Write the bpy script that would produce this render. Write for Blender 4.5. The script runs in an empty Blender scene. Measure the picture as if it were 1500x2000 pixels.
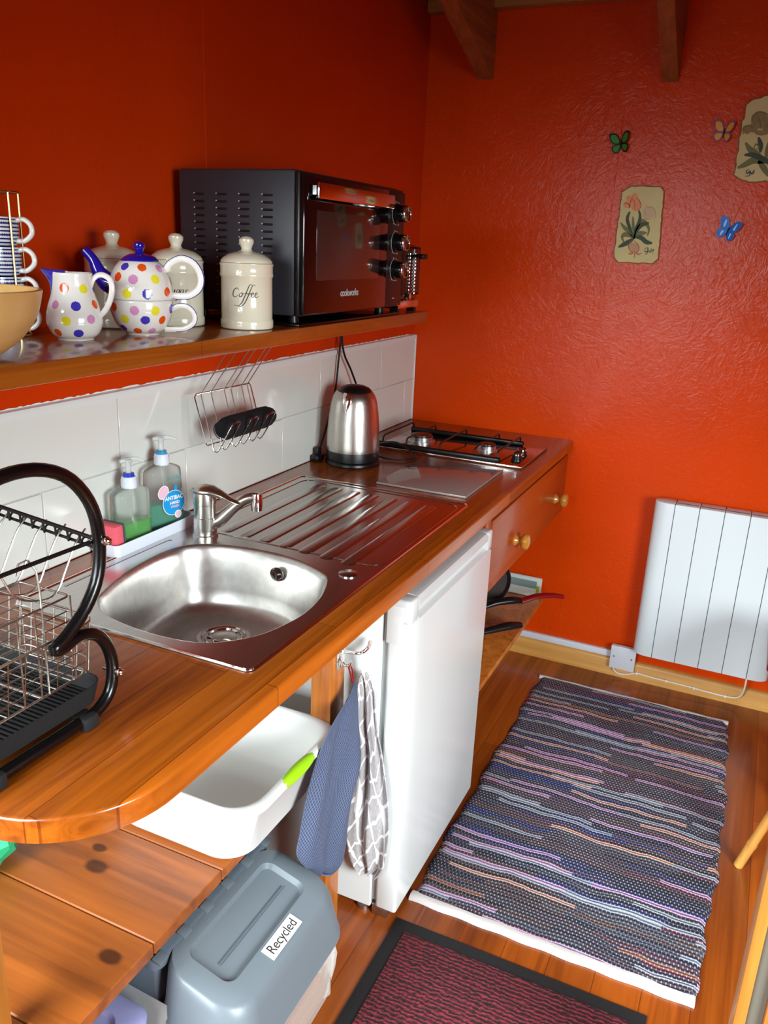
import bpy, bmesh, math, random
from mathutils import Vector, Matrix
random.seed(7)
PI = math.pi
S = bpy.context.scene
COL = S.collection

# ------------------------------------------------------------------ camera
cam_d = bpy.data.cameras.new('camera')
cam = bpy.data.objects.new('camera', cam_d); COL.objects.link(cam)
cam_d.sensor_fit = 'HORIZONTAL'; cam_d.sensor_width = 36.0
cam_d.lens = 1600.03 / 1500 * 36.0
cam_d.clip_start = 0.05
r_ = Vector((0.90531556, 0.42265405, 0.04203914)); u_ = Vector((-0.1665716, 0.26225, 0.95051504)); f_ = Vector((-0.39071427, 0.86751858, -0.30782117))
mw = Matrix(((r_.x, u_.x, -f_.x, 1.257314), (r_.y, u_.y, -f_.y, -3.004966), (r_.z, u_.z, -f_.z, 1.552737), (0, 0, 0, 1)))
cam.matrix_world = mw
S.camera = cam

# ------------------------------------------------------------------ light and exposure
S.view_settings.view_transform = 'Standard'
S.view_settings.look = 'None'
S.view_settings.gamma = 1.0
S.view_settings.use_curve_mapping = False
S.view_settings.exposure = 0.0
W = bpy.data.worlds.new('world'); S.world = W; W.use_nodes = True
W.node_tree.nodes['Background'].inputs[0].default_value = (0.80, 0.92, 1.0, 1)
W.node_tree.nodes['Background'].inputs[1].default_value = 2.0
def area(name, loc, target, sx, sy, power, color=(1, 1, 1), spread=180):
    l = bpy.data.lights.new(name, 'AREA'); l.shape = 'RECTANGLE'; l.size = sx; l.size_y = sy
    l.energy = power; l.color = color; l.spread = math.radians(spread)
    o = bpy.data.objects.new(name, l); COL.objects.link(o); o.location = loc
    o.rotation_euler = (Vector(target) - Vector(loc)).to_track_quat('-Z', 'Y').to_euler()
    return o
# daylight entering by the glazed door behind the photographer and the window on the right
area('door_daylight', (0.18, -4.02, 1.42), (0.75, -2.0, 0.05), 1.2, 1.4, 46, (0.86, 0.97, 1.0), 82)
area('window_daylight', (2.97, -2.9, 1.35), (0.8, -1.4, -0.1), 1.1, 1.0, 45, (0.86, 0.97, 1.0), 84)

# ------------------------------------------------------------------ materials
def srgb(r, g, b):
    f = lambda c: (c / 255 / 12.92) if c / 255 <= 0.04045 else ((c / 255 + 0.055) / 1.055) ** 2.4
    return (f(r), f(g), f(b), 1)
class NT:
    def __init__(s, name):
        s.m = bpy.data.materials.new(name); s.m.use_nodes = True
        s.n = s.m.node_tree.nodes; s.l = s.m.node_tree.links
        s.b = s.n['Principled BSDF']
    def node(s, t, **kw):
        n = s.n.new(t)
        for k, v in kw.items():
            if isinstance(k, str) and hasattr(n, k): setattr(n, k, v)
        return n
    def link(s, a, b): s.l.new(a, b)
    def coords(s, scale=(1, 1, 1), kind='Object', loc=(0, 0, 0)):
        t = s.n.new('ShaderNodeTexCoord'); m = s.n.new('ShaderNodeMapping')
        m.inputs['Scale'].default_value = scale; m.inputs['Location'].default_value = loc
        s.link(t.outputs[kind], m.inputs['Vector']); return m.outputs[0]
    def noise(s, vec, scale=5, detail=4, rough=0.5, dist=0.0):
        n = s.n.new('ShaderNodeTexNoise'); n.inputs['Scale'].default_value = scale
        n.inputs['Detail'].default_value = detail; n.inputs['Roughness'].default_value = rough
        n.inputs['Distortion'].default_value = dist
        s.link(vec, n.inputs['Vector']); return n.outputs['Fac']
    def ramp(s, fac, stops, const=False):
        r = s.n.new('ShaderNodeValToRGB'); e = r.color_ramp.elements
        if const: r.color_ramp.interpolation = 'CONSTANT'
        while len(e) < len(stops): e.new(0.5)
        for i, (p, c) in enumerate(stops): e[i].position = p; e[i].color = c
        s.link(fac, r.inputs[0]); return r.outputs[0]
    def math(s, op, a, b=None, c=None):
        m = s.n.new('ShaderNodeMath'); m.operation = op
        for i, v in enumerate((a, b, c)):
            if v is None: continue
            if isinstance(v, (int, float)): m.inputs[i].default_value = v
            else: s.link(v, m.inputs[i])
        return m.outputs[0]
    def mix(s, fac, a, b, mode='MIX'):
        m = s.n.new('ShaderNodeMix'); m.data_type = 'RGBA'; m.blend_type = mode
        for i, v in ((0, fac), (6, a), (7, b)):
            if isinstance(v, (int, float)): m.inputs[i].default_value = v
            elif isinstance(v, tuple): m.inputs[i].default_value = v
            else: s.link(v, m.inputs[i])
        return m.outputs[2]
    def bump(s, h, strength=0.2, dist=0.01):
        b = s.n.new('ShaderNodeBump'); b.inputs['Strength'].default_value = strength
        b.inputs['Distance'].default_value = dist
        s.link(h, b.inputs['Height']); s.link(b.outputs[0], s.b.inputs['Normal'])
        return b
    def sep(s, vec):
        x = s.n.new('ShaderNodeSeparateXYZ'); s.link(vec, x.inputs[0]); return x.outputs
    def comb(s, x, y, z):
        c = s.n.new('ShaderNodeCombineXYZ')
        for i, v in enumerate((x, y, z)):
            if isinstance(v, (int, float)): c.inputs[i].default_value = v
            else: s.link(v, c.inputs[i])
        return c.outputs[0]
def plain(name, col, rough=0.5, metal=0.0, coat=0.0, nscale=0, nstr=0.0, var=0.0, trans=0.0, ior=1.45, alpha=1.0, sss=0):
    t = NT(name); b = t.b
    b.inputs['Base Color'].default_value = col; b.inputs['Roughness'].default_value = rough
    b.inputs['Metallic'].default_value = metal; b.inputs['Coat Weight'].default_value = coat
    b.inputs['Coat Roughness'].default_value = 0.08
    b.inputs['Transmission Weight'].default_value = trans; b.inputs['IOR'].default_value = ior
    b.inputs['Alpha'].default_value = alpha
    v = t.coords()
    n = t.noise(v, nscale or 60, 4)
    if var:
        dark = tuple(c * (1 - var) for c in col[:3]) + (1,); lite = tuple(min(1, c * (1 + var)) for c in col[:3]) + (1,)
        t.link(t.ramp(n, [(0.3, dark), (0.7, lite)]), b.inputs['Base Color'])
    if nstr: t.bump(n, nstr, 0.002)
    return t.m
def brushed(name, col, rough=0.28, axis='x', amt=0.12, metal=1.0):
    t = NT(name); b = t.b
    b.inputs['Metallic'].default_value = metal
    sc = {'x': (3, 400, 400), 'y': (400, 3, 400), 'z': (400, 400, 3), 'n': (60, 60, 60)}[axis]
    n = t.noise(t.coords(sc), 1, 2)
    t.link(t.ramp(n, [(0.3, tuple(c * 0.86 for c in col[:3]) + (1,)), (0.7, col)]), b.inputs['Base Color'])
    t.link(t.math('MULTIPLY_ADD', n, amt, rough - amt / 2), b.inputs['Roughness'])
    t.bump(n, 0.008, 0.0005)
    return t.m
def wood(name, c1, c2, axis='y', rough=0.35, coat=0.0, fine=45, board=None, bcol=0.25, knots=(), bumpy=0.05, seam=True):
    """grain along axis; board=(length, width, across-axis) gives staves"""
    t = NT(name); b = t.b
    ax = 'xyz'.index(axis)
    sc = [fine] * 3; sc[ax] = fine / 22
    co = t.coords()
    m = t.node('ShaderNodeMapping'); m.inputs['Scale'].default_value = sc; t.link(co, m.inputs[0])
    n1 = t.noise(m.outputs[0], 1, 6, 0.6, 0.8)
    sc2 = [fine * 0.16] * 3; sc2[ax] = fine / 90
    m2 = t.node('ShaderNodeMapping'); m2.inputs['Scale'].default_value = sc2; t.link(co, m2.inputs[0])
    n2 = t.noise(m2.outputs[0], 1, 3, 0.5, 1.5)
    f = t.math('ADD', t.math('MULTIPLY', n1, 0.55), t.math('MULTIPLY', n2, 0.45))
    mid = tuple((a + c) / 2 for a, c in zip(c1, c2))
    col = t.ramp(f, [(0.36, c1), (0.5, mid), (0.66, c2)])
    if board:
        L, Wd, acr = board
        s3 = t.sep(co)
        bt = t.node('ShaderNodeTexBrick'); bt.offset = 0.37; bt.offset_frequency = 2
        t.link(t.comb(s3[ax], s3['xyz'.index(acr)], 0), bt.inputs['Vector'])
        bt.inputs['Scale'].default_value = 1; bt.inputs['Brick Width'].default_value = L; bt.inputs['Row Height'].default_value = Wd
        bt.inputs['Mortar Size'].default_value = 0.0011 if seam else 0.0
        bt.inputs['Mortar Smooth'].default_value = 0.3
        lo = 1 - bcol
        bt.inputs['Color1'].default_value = (lo, lo, lo, 1); bt.inputs['Color2'].default_value = (1.1, 1.1, 1.1, 1)
        bt.inputs['Mortar'].default_value = (0.45, 0.35, 0.3, 1)
        col = t.mix(1.0, col, bt.outputs['Color'], 'MULTIPLY')
    for (p, rad) in knots:
        vm = t.node('ShaderNodeVectorMath'); vm.operation = 'SUBTRACT'; t.link(co, vm.inputs[0]); vm.inputs[1].default_value = p
        st = [1, 1, 1]; st[ax] = 0.6
        vs = t.node('ShaderNodeVectorMath'); vs.operation = 'MULTIPLY'; t.link(vm.outputs[0], vs.inputs[0]); vs.inputs[1].default_value = st
        ln = t.node('ShaderNodeVectorMath'); ln.operation = 'LENGTH'; t.link(vs.outputs[0], ln.inputs[0])
        d = t.math('ADD', ln.outputs['Value'], t.math('MULTIPLY', n1, rad * 0.5))
        k = t.math('MULTIPLY', t.math('SUBTRACT', 1.0, t.math('DIVIDE', d, rad * 1.6)), 3.0); k = t.math('MAXIMUM', t.math('MINIMUM', k, 0.85), 0.0)
        col = t.mix(k, col, (c1[0] * 0.18, c1[1] * 0.15, c1[2] * 0.2, 1))
    t.link(col, b.inputs['Base Color'])
    b.inputs['Roughness'].default_value = rough; b.inputs['Coat Weight'].default_value = coat; b.inputs['Coat Roughness'].default_value = 0.12
    t.bump(f, bumpy, 0.004)
    return t.m
def paint_wall(name, col, board=False):
    t = NT(name); b = t.b
    co = t.coords()
    n = t.noise(co, 3, 3)
    t.link(t.ramp(n, [(0.3, tuple(c * 0.93 for c in col[:3]) + (1,)), (0.7, tuple(c * 1.05 for c in col[:3]) + (1,))]), b.inputs['Base Color'])
    b.inputs['Roughness'].default_value = 0.24 if board else 0.3
    b.inputs['Specular IOR Level'].default_value = 0.2
    fine = t.noise(co, 55, 4, 0.6)
    if board:      # flakes of the painted strand board read through the gloss paint
        hs = []
        for sc_, ns, off_ in ((17, 70, 0.0), (29, 110, 3.0)):
            mo = t.node('ShaderNodeMapping'); mo.inputs['Location'].default_value = (off_, 0, off_); mo.inputs['Scale'].default_value = (1, 0, 1); t.link(co, mo.inputs[0])
            vo = t.node('ShaderNodeTexVoronoi'); vo.inputs['Scale'].default_value = sc_; t.link(mo.outputs[0], vo.inputs['Vector'])
            vr = t.node('ShaderNodeVectorRotate'); vr.rotation_type = 'Y_AXIS'; t.link(mo.outputs[0], vr.inputs['Vector'])
            cs = t.node('ShaderNodeSeparateColor'); t.link(vo.outputs['Color'], cs.inputs[0])
            t.link(t.math('MULTIPLY', cs.outputs[0], 3.14), vr.inputs['Angle'])
            ms_ = t.node('ShaderNodeMapping'); ms_.inputs['Scale'].default_value = (1, 1, 0.22); t.link(vr.outputs[0], ms_.inputs[0])
            hs.append(t.math('ADD', t.noise(ms_.outputs[0], ns, 3, 0.55, 0.6), t.math('MULTIPLY', cs.outputs[1], 0.25)))
        v1, v2 = hs
        patch = t.noise(co, 1.7, 2)
        w = t.ramp(patch, [(0.35, (0.35, 0.35, 0.35, 1)), (0.62, (1, 1, 1, 1))])
        h = t.math('ADD', v1, v2)
        h = t.math('MULTIPLY', h, w)
        h = t.math('ADD', h, t.math('MULTIPLY', fine, 0.6))
        t.bump(h, 0.42, 0.003)
    else:
        t.bump(fine, 0.25, 0.003)
    return t.m

M = {}
M['wall'] = paint_wall('orange_red_gloss_paint', (0.57, 0.036, 0.001, 1))
M['wall_back'] = paint_wall('orange_red_paint_on_strand_board', (0.65, 0.050, 0.001, 1), True)
M['outer'] = plain('warm_white_paint', srgb(225, 218, 200), 0.6, var=0.04)
M['ceil'] = wood('dark_ceiling_boards', srgb(120, 66, 26), srgb(165, 100, 45), 'y', 0.6, board=(2.0, 0.12, 'x'))
M['floor'] = wood('varnished_pine_floor', srgb(112, 46, 8), srgb(176, 88, 22), 'y', 0.33, 0.25, 34, board=(1.9, 0.1035, 'x'), bcol=0.35)
M['top'] = wood('oiled_hardwood_worktop', srgb(118, 50, 8), srgb(192, 100, 22), 'y', 0.27, 0.35, 40, board=(0.62, 0.0775, 'x'), bcol=0.34, seam=True)
M['shelf'] = wood('stained_shelf_board', srgb(128, 60, 12), srgb(190, 104, 28), 'y', 0.25, 0.5, 40, board=(0.8, 0.12, 'x'), bcol=0.2)
M['pine'] = wood('varnished_pine_board', srgb(112, 54, 12), srgb(166, 88, 28), 'x', 0.42, 0.15, 30, knots=[((0.29, -2.085, 0.44), 0.013), ((0.26, -2.045, 0.44), 0.009), ((0.455, -2.228, 0.44), 0.012)])
M['post'] = wood('pine_post', srgb(140, 68, 16), srgb(205, 122, 44), 'z', 0.4, 0.2, 40)
M['pale_pine'] = wood('pale_pine', srgb(190, 130, 58), srgb(224, 170, 92), 'x', 0.45, 0.1, 36)
M['pale_pine_z'] = wood('pale_pine_upright', srgb(156, 92, 28), srgb(190, 126, 52), 'z', 0.45, 0.1, 36)
M['beam'] = wood('sawn_pine_beam', srgb(120, 62, 24), srgb(172, 100, 48), 'y', 0.6, 0, 40)
M['beam_x'] = wood('sawn_pine_plate', srgb(150, 96, 40), srgb(190, 130, 62), 'x', 0.6, 0, 30)
M['drawer'] = wood('stained_drawer_front', srgb(140, 56, 10), srgb(176, 80, 18), 'y', 0.32, 0.3, 26)
M['knobwood'] = wood('turned_pine_knob', srgb(165, 100, 28), srgb(205, 140, 52), 'x', 0.28, 0.5, 60)
M['bowlwood'] = wood('pale_turned_wood', srgb(206, 162, 92), srgb(226, 186, 118), 'y', 0.38, 0.2, 22)
M['bamboo'] = wood('bamboo_cane', srgb(170, 110, 44), srgb(205, 148, 70), 'z', 0.35, 0.3, 60)
M['mahogany'] = wood('dark_red_wood', srgb(80, 24, 10), srgb(118, 40, 18), 'y', 0.3, 0.4, 40)
M['tile'] = plain('white_glazed_tile', srgb(222, 222, 214), 0.16, coat=0.3, nscale=9, nstr=0.05)
M['grout'] = plain('grey_grout', srgb(198, 198, 190), 0.8, nscale=200, nstr=0.2)
M['trimwhite'] = plain('white_trim_with_ragged_paint', srgb(226, 226, 222), 0.35, nscale=80, nstr=0.15)
M['white_panel'] = plain('white_painted_board', srgb(205, 210, 208), 0.5, var=0.03)
M['steel'] = brushed('brushed_sink_steel', (0.60, 0.58, 0.56, 1), 0.22, 'y', 0.05)
M['bowlsteel'] = brushed('satin_sink_bowl', (0.66, 0.64, 0.61, 1), 0.33, 'n', 0.04)
M['kettle'] = brushed('brushed_kettle_steel', (0.66, 0.62, 0.57, 1), 0.30, 'z')
M['chrome'] = plain('chrome', (0.82, 0.80, 0.77, 1), 0.1, 1.0)
M['nickel'] = plain('satin_nickel_tap', (0.60, 0.58, 0.53, 1), 0.27, 1.0)
M['wire'] = plain('chrome_wire', (0.60, 0.59, 0.53, 1), 0.3, 1.0)
M['brass'] = plain('brass_wire', (0.62, 0.46, 0.22, 1), 0.28, 1.0)
M['black'] = plain('black_plastic', srgb(18, 18, 19), 0.32, nscale=120, nstr=0.03)
M['blackgloss'] = plain('black_gloss_tube', srgb(9, 9, 10), 0.24, coat=0.15)
M['blackmatt'] = plain('black_fabric', srgb(22, 20, 24), 0.95, nscale=260, nstr=0.5, var=0.2)
M['rubber'] = plain('black_rubber', srgb(26, 25, 26), 0.75, nscale=200, nstr=0.2)
M['ovenside'] = plain('charcoal_enamel', srgb(48, 48, 54), 0.42, nscale=300, nstr=0.05)
M['ovenfront'] = plain('black_glass_front', srgb(12, 9, 10), 0.08, coat=0.6)
M['ovenwin'] = plain('smoked_oven_glass', srgb(58, 42, 38), 0.10, coat=0.5)
M['ovenpanel'] = plain('dark_control_panel', srgb(30, 26, 28), 0.3)
M['print'] = plain('grey_printing', srgb(190, 190, 186), 0.5)
M['ceramic'] = plain('cream_ceramic', srgb(222, 214, 190), 0.16, coat=0.6, nscale=30, nstr=0.02)
M['whiteceramic'] = plain('white_glazed_ceramic', srgb(238, 234, 226), 0.12, coat=0.6)
M['cobalt'] = plain('cobalt_blue_glaze', srgb(34, 22, 150), 0.10, coat=0.7)
M['dot_orange'] = plain('orange_glaze_dot', srgb(232, 84, 18), 0.14, coat=0.6)
M['dot_yellow'] = plain('yellow_glaze_dot', srgb(238, 224, 50), 0.14, coat=0.6)
M['dot_pink'] = plain('pink_glaze_dot', srgb(216, 148, 196), 0.14, coat=0.6)
M['dot_blue'] = plain('blue_glaze_dot', srgb(66, 56, 178), 0.14, coat=0.6)
M['ink'] = plain('dark_lettering', srgb(48, 44, 40), 0.5)
M['white'] = plain('white_enamel', srgb(226, 231, 230), 0.24, coat=0.3)
M['fridge'] = plain('white_fridge_enamel', srgb(228, 232, 230), 0.28, coat=0.25, nscale=20, nstr=0.01)
M['fridgeseal'] = plain('pale_grey_gasket', srgb(176, 182, 182), 0.5)
M['tub'] = plain('white_plastic', srgb(232, 232, 228), 0.33, coat=0.1)
M['lime'] = plain('lime_green_grip', srgb(148, 200, 12), 0.5, nscale=100, nstr=0.05)
M['bin'] = plain('slate_grey_plastic', srgb(100, 108, 114), 0.36, nscale=400, nstr=0.04)
M['bindark'] = plain('grey_plastic_bin_body', srgb(88, 98, 108), 0.4)
M['labelwhite'] = plain('white_paper_label', srgb(236, 238, 240), 0.5)
M['glassboard'] = plain('taupe_glass', srgb(148, 132, 126), 0.10, coat=0.3)
M['hobplate'] = brushed('dark_hob_steel', (0.42, 0.36, 0.35, 1), 0.12, 'x', 0.04)
M['cast'] = plain('black_enamelled_steel', srgb(20, 18, 18), 0.35)
M['alu'] = plain('burner_aluminium', (0.72, 0.71, 0.70, 1), 0.32, 1.0)
M['burnercap'] = plain('burner_cap', srgb(60, 34, 28), 0.3)
M['radiator'] = plain('white_radiator_enamel', srgb(214, 222, 224), 0.45)
M['groove'] = plain('dark_gap', srgb(84, 90, 92), 0.7)
M['socket'] = plain('white_socket_plastic', srgb(214, 218, 226), 0.35)
M['screw'] = plain('screw_steel', (0.5, 0.5, 0.5, 1), 0.35, 1.0)
M['cablewhite'] = plain('white_cable', srgb(232, 226, 214), 0.4)
M['cableblack'] = plain('black_cable', srgb(16, 15, 16), 0.45)
M['clearplastic'] = plain('clear_plastic', (0.93, 0.96, 0.93, 1), 0.06, trans=0.92, ior=1.2)
M['pumpplastic'] = plain('frosted_pump_plastic', (0.88, 0.9, 0.88, 1), 0.2, trans=0.55, ior=1.25)
M['greensoap'] = plain('green_washing_liquid', (0.08, 0.62, 0.02, 1), 0.05, trans=0.45, ior=1.33)
M['tealsoap'] = plain('teal_hand_wash', (0.02, 0.42, 0.26, 1), 0.06, trans=0.35, ior=1.33)
M['bluecap'] = plain('blue_pump_collar', srgb(28, 60, 190), 0.3)
M['cyancap'] = plain('cyan_pump_collar', srgb(30, 150, 200), 0.3)
M['label_blue'] = plain('blue_label', srgb(20, 150, 214), 0.4)
M['label_pink'] = plain('pink_label', srgb(236, 190, 206), 0.4)
M['teal_print'] = plain('teal_printing', srgb(80, 160, 165), 0.4)
M['traywhite'] = plain('white_caddy_plastic', srgb(228, 232, 244), 0.35)
M['sponge'] = plain('pink_sponge', srgb(232, 96, 110), 0.9, nscale=320, nstr=0.5, var=0.1)
M['scourer'] = plain('grey_scourer', srgb(70, 84, 88), 0.95, nscale=300, nstr=0.5)
M['bag'] = plain('translucent_bag_film', (0.80, 0.80, 0.74, 1), 0.22, alpha=0.34)
M['bagyellow'] = plain('yellow_wrapper', srgb(235, 215, 60), 0.4)
M['greenbag'] = plain('green_plastic_bag', srgb(40, 175, 120), 0.4, nscale=60, nstr=0.3)
M['lilac'] = plain('translucent_lilac_plastic', srgb(168, 168, 215), 0.25, alpha=0.72, coat=0.3)
M['redhandle'] = plain('dark_red_handle', srgb(130, 14, 20), 0.3)
M['pansteel'] = plain('pan_steel', (0.6, 0.56, 0.52, 1), 0.16, 1.0)
M['pancoat'] = plain('grey_non_stick', srgb(72, 66, 64), 0.4)
M['parchment'] = plain('cream_parchment_plaque', srgb(205, 190, 130), 0.55, nscale=14, nstr=0.1, var=0.06)
M['paredge'] = plain('burnt_plaque_edge', srgb(150, 104, 60), 0.6)
M['leafdark'] = plain('dark_painted_leaf', srgb(44, 60, 28), 0.5)
M['leafmid'] = plain('olive_painted_leaf', srgb(104, 106, 48), 0.5)
M['petal'] = plain('apricot_petal', srgb(222, 138, 84), 0.5, var=0.15, nscale=120)
M['petalline'] = plain('rust_outline_paint', srgb(180, 84, 50), 0.5)  # rust-brown paint for the petal outlines and bulb roots
M['petalpale'] = plain('pale_petal', srgb(196, 172, 132), 0.5)
M['bulb'] = plain('painted_bulb', srgb(190, 142, 100), 0.5)
M['sepia'] = plain('sepia_painted_petal', srgb(138, 112, 62), 0.5, var=0.2, nscale=90)
M['bf_green'] = plain('green_butterfly_wing', srgb(60, 140, 50), 0.4)
M['bf_black'] = plain('butterfly_black', srgb(20, 16, 16), 0.5)
M['bf_blue'] = plain('blue_butterfly_wing', srgb(40, 120, 220), 0.4)
M['bf_pale'] = plain('pale_wing_band', srgb(170, 215, 245), 0.4)
M['bf_yellow'] = plain('yellow_butterfly_wing', srgb(225, 165, 60), 0.4)
M['bf_violet'] = plain('violet_butterfly_wing', srgb(140, 90, 130), 0.4)
M['packet'] = plain('pale_packet', srgb(200, 206, 196), 0.5)
M['packetgreen'] = plain('green_packet_print', srgb(150, 180, 30), 0.5)
M['packetgrey'] = plain('grey_packet_print', srgb(120, 140, 140), 0.5)
M['greyseal'] = plain('grey_door_seal', srgb(96, 94, 84), 0.6)
M['dark'] = plain('dark_cavity', srgb(14, 12, 12), 0.8)

def mat_mug():
    t = NT('blue_patterned_mug'); b = t.b
    s = t.sep(t.coords()); z = s[2]
    ang = t.math('ARCTAN2', s[1], s[0])
    f = t.math('FRACT', t.math('DIVIDE', t.math('ADD', z, 1.0), 0.0061))
    line = t.math('LESS_THAN', f, 0.42)
    f2 = t.math('FRACT', t.math('DIVIDE', t.math('ADD', z, 1.0), 0.0184))
    band = t.math('LESS_THAN', f2, 0.22)
    tick = t.math('GREATER_THAN', t.math('SINE', t.math('MULTIPLY', ang, 64)), 0.0)
    k = t.math('MAXIMUM', line, t.math('MULTIPLY', band, tick))
    t.link(t.mix(k, srgb(228, 232, 236), srgb(22, 34, 104)), b.inputs['Base Color'])
    b.inputs['Roughness'].default_value = 0.15; b.inputs['Coat Weight'].default_value = 0.5
    return t.m
M['mug'] = mat_mug()
def mat_rug():
    t = NT('rag_rug_weave'); b = t.b
    co = t.coords(); s = t.sep(co)
    wob = t.math('MULTIPLY', t.math('SUBTRACT', t.noise(co, 4.5, 2), 0.5), 0.045)
    wob2 = t.math('MULTIPLY', t.math('SUBTRACT', t.noise(co, 22, 2), 0.5), 0.008)
    y = t.math('ADD', t.math('ADD', s[1], wob), wob2)
    row = t.math('FLOOR', t.math('MULTIPLY', y, 92))
    w1 = t.node('ShaderNodeTexWhiteNoise', noise_dimensions='1D'); t.link(row, w1.inputs['W'])
    seg = t.math('FLOOR', t.math('ADD', t.math('MULTIPLY', s[0], 3.0), t.math('MULTIPLY', w1.outputs['Value'], 7.3)))
    w2 = t.node('ShaderNodeTexWhiteNoise', noise_dimensions='2D'); t.link(t.comb(row, seg, 0), w2.inputs['Vector'])
    w4 = t.node('ShaderNodeTexWhiteNoise', noise_dimensions='2D'); t.link(t.comb(row, seg, 9), w4.inputs['Vector'])
    # broader colour families over the length
    row2 = t.math('FLOOR', t.math('MULTIPLY', y, 26))
    w3 = t.node('ShaderNodeTexWhiteNoise', noise_dimensions='2D'); t.link(t.comb(row2, seg, 3), w3.inputs['Vector'])
    fam = t.ramp(w3.outputs['Value'], [(0, srgb(40, 40, 60)), (0.22, srgb(58, 56, 68)), (0.38, srgb(36, 46, 96)), (0.5, srgb(70, 54, 66)), (0.62, srgb(32, 32, 44)), (0.74, srgb(80, 60, 58)), (0.84, srgb(66, 72, 84)), (0.93, srgb(88, 42, 60))], True)
    acc = t.ramp(w2.outputs['Value'], [(0, srgb(190, 140, 142)), (0.14, srgb(196, 194, 190)), (0.30, srgb(196, 132, 90)), (0.42, srgb(156, 62, 92)), (0.52, srgb(112, 104, 168)), (0.60, srgb(100, 160, 84)), (0.66, srgb(140, 92, 76)), (0.80, srgb(176, 140, 178)), (0.88, srgb(140, 148, 160)), (0.95, srgb(196, 150, 132))], True)
    isacc = t.math('GREATER_THAN', w4.outputs['Value'], 0.78)
    seg_on = t.math('GREATER_THAN', w2.outputs['Value'], 0.05)
    col = t.mix(t.math('MULTIPLY', isacc, seg_on), fam, acc)
    # warp stitches: staggered pale ticks
    fx = t.math('FRACT', t.math('ADD', t.math('MULTIPLY', s[0], 100), t.math('MULTIPLY', t.math('MODULO', t.math('FLOOR', t.math('MULTIPLY', s[1], 92)), 2), 0.5)))
    tick = t.math('LESS_THAN', fx, 0.24)
    fy = t.math('FRACT', t.math('MULTIPLY', s[1], 92))
    tick = t.math('MULTIPLY', tick, t.math('LESS_THAN', fy, 0.75))
    col = t.mix(t.math('MULTIPLY', tick, 0.38), col, srgb(205, 200, 205))
    t.link(col, b.inputs['Base Color']); b.inputs['Roughness'].default_value = 0.95
    fine = t.math('ADD', t.math('MULTIPLY', t.math('SINE', t.math('MULTIPLY', y, 92 * 2 * PI)), 0.5), t.math('MULTIPLY', tick, -0.5))
    t.bump(fine, 0.7, 0.004)
    return t.m
M['rug'] = mat_rug()
M['rughem'] = plain('white_rug_hem', srgb(198, 190, 186), 0.95, nscale=250, nstr=0.5, var=0.05)
def mat_mat():
    t = NT('dark_red_ribbed_carpet'); b = t.b
    co = t.coords()
    n = t.noise(co, 140, 3); s = t.sep(co)
    wv = t.math('SINE', t.math('ADD', t.math('MULTIPLY', s[1], 2 * PI * 95), t.math('MULTIPLY', t.noise(co, 60, 2), 9)))
    f = t.math('ADD', t.math('MULTIPLY', wv, 0.25), n)
    t.link(t.ramp(f, [(0.25, srgb(32, 8, 12)), (0.55, srgb(92, 20, 32)), (0.85, srgb(130, 34, 46))]), b.inputs['Base Color'])
    b.inputs['Roughness'].default_value = 0.95
    t.bump(f, 0.8, 0.004)
    return t.m
M['mat'] = mat_mat()
def mat_bluetowel():
    t = NT('slate_blue_waffle_cloth'); b = t.b
    co = t.coords((1, 1, 1), 'UV'); s = t.sep(co)
    a = t.math('SINE', t.math('MULTIPLY', s[0], 2 * PI * 30)); c = t.math('SINE', t.math('MULTIPLY', s[1], 2 * PI * 62))
    p = t.math('MULTIPLY', a, c)
    t.link(t.ramp(t.math('MULTIPLY_ADD', p, 0.5, 0.5), [(0.1, srgb(52, 60, 84)), (0.5, srgb(86, 96, 124)), (0.9, srgb(100, 110, 138))]), b.inputs['Base Color'])
    b.inputs['Roughness'].default_value = 0.95; t.bump(p, 0.6, 0.003)
    return t.m
M['bluetowel'] = mat_bluetowel()
def mat_check():
    t = NT('grey_and_white_check_cloth'); b = t.b
    co = t.coords((1, 1, 1), 'UV'); s = t.sep(co)
    wb = t.math('MULTIPLY', t.noise(co, 3.0, 2), 2.4)
    u = t.math('ADD', t.math('ADD', t.math('MULTIPLY', s[0], 3.6), t.math('MULTIPLY', s[1], 2.6)), wb)
    v = t.math('ADD', t.math('ADD', t.math('MULTIPLY', s[1], 11.0), t.math('MULTIPLY', s[0], -2.2)), t.math('MULTIPLY', wb, 0.8))
    l1 = t.math('LESS_THAN', t.math('FRACT', u), 0.17); l2 = t.math('LESS_THAN', t.math('FRACT', v), 0.15)
    base = t.ramp(t.noise(co, 60, 4), [(0.3, srgb(146, 140, 140)), (0.7, srgb(174, 168, 168))])
    t.link(t.mix(t.math('MAXIMUM', l1, l2), base, srgb(232, 230, 230)), b.inputs['Base Color'])
    b.inputs['Roughness'].default_value = 0.95; t.bump(t.noise(co, 220, 2), 0.3, 0.002)
    return t.m
M['checktowel'] = mat_check()

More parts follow.
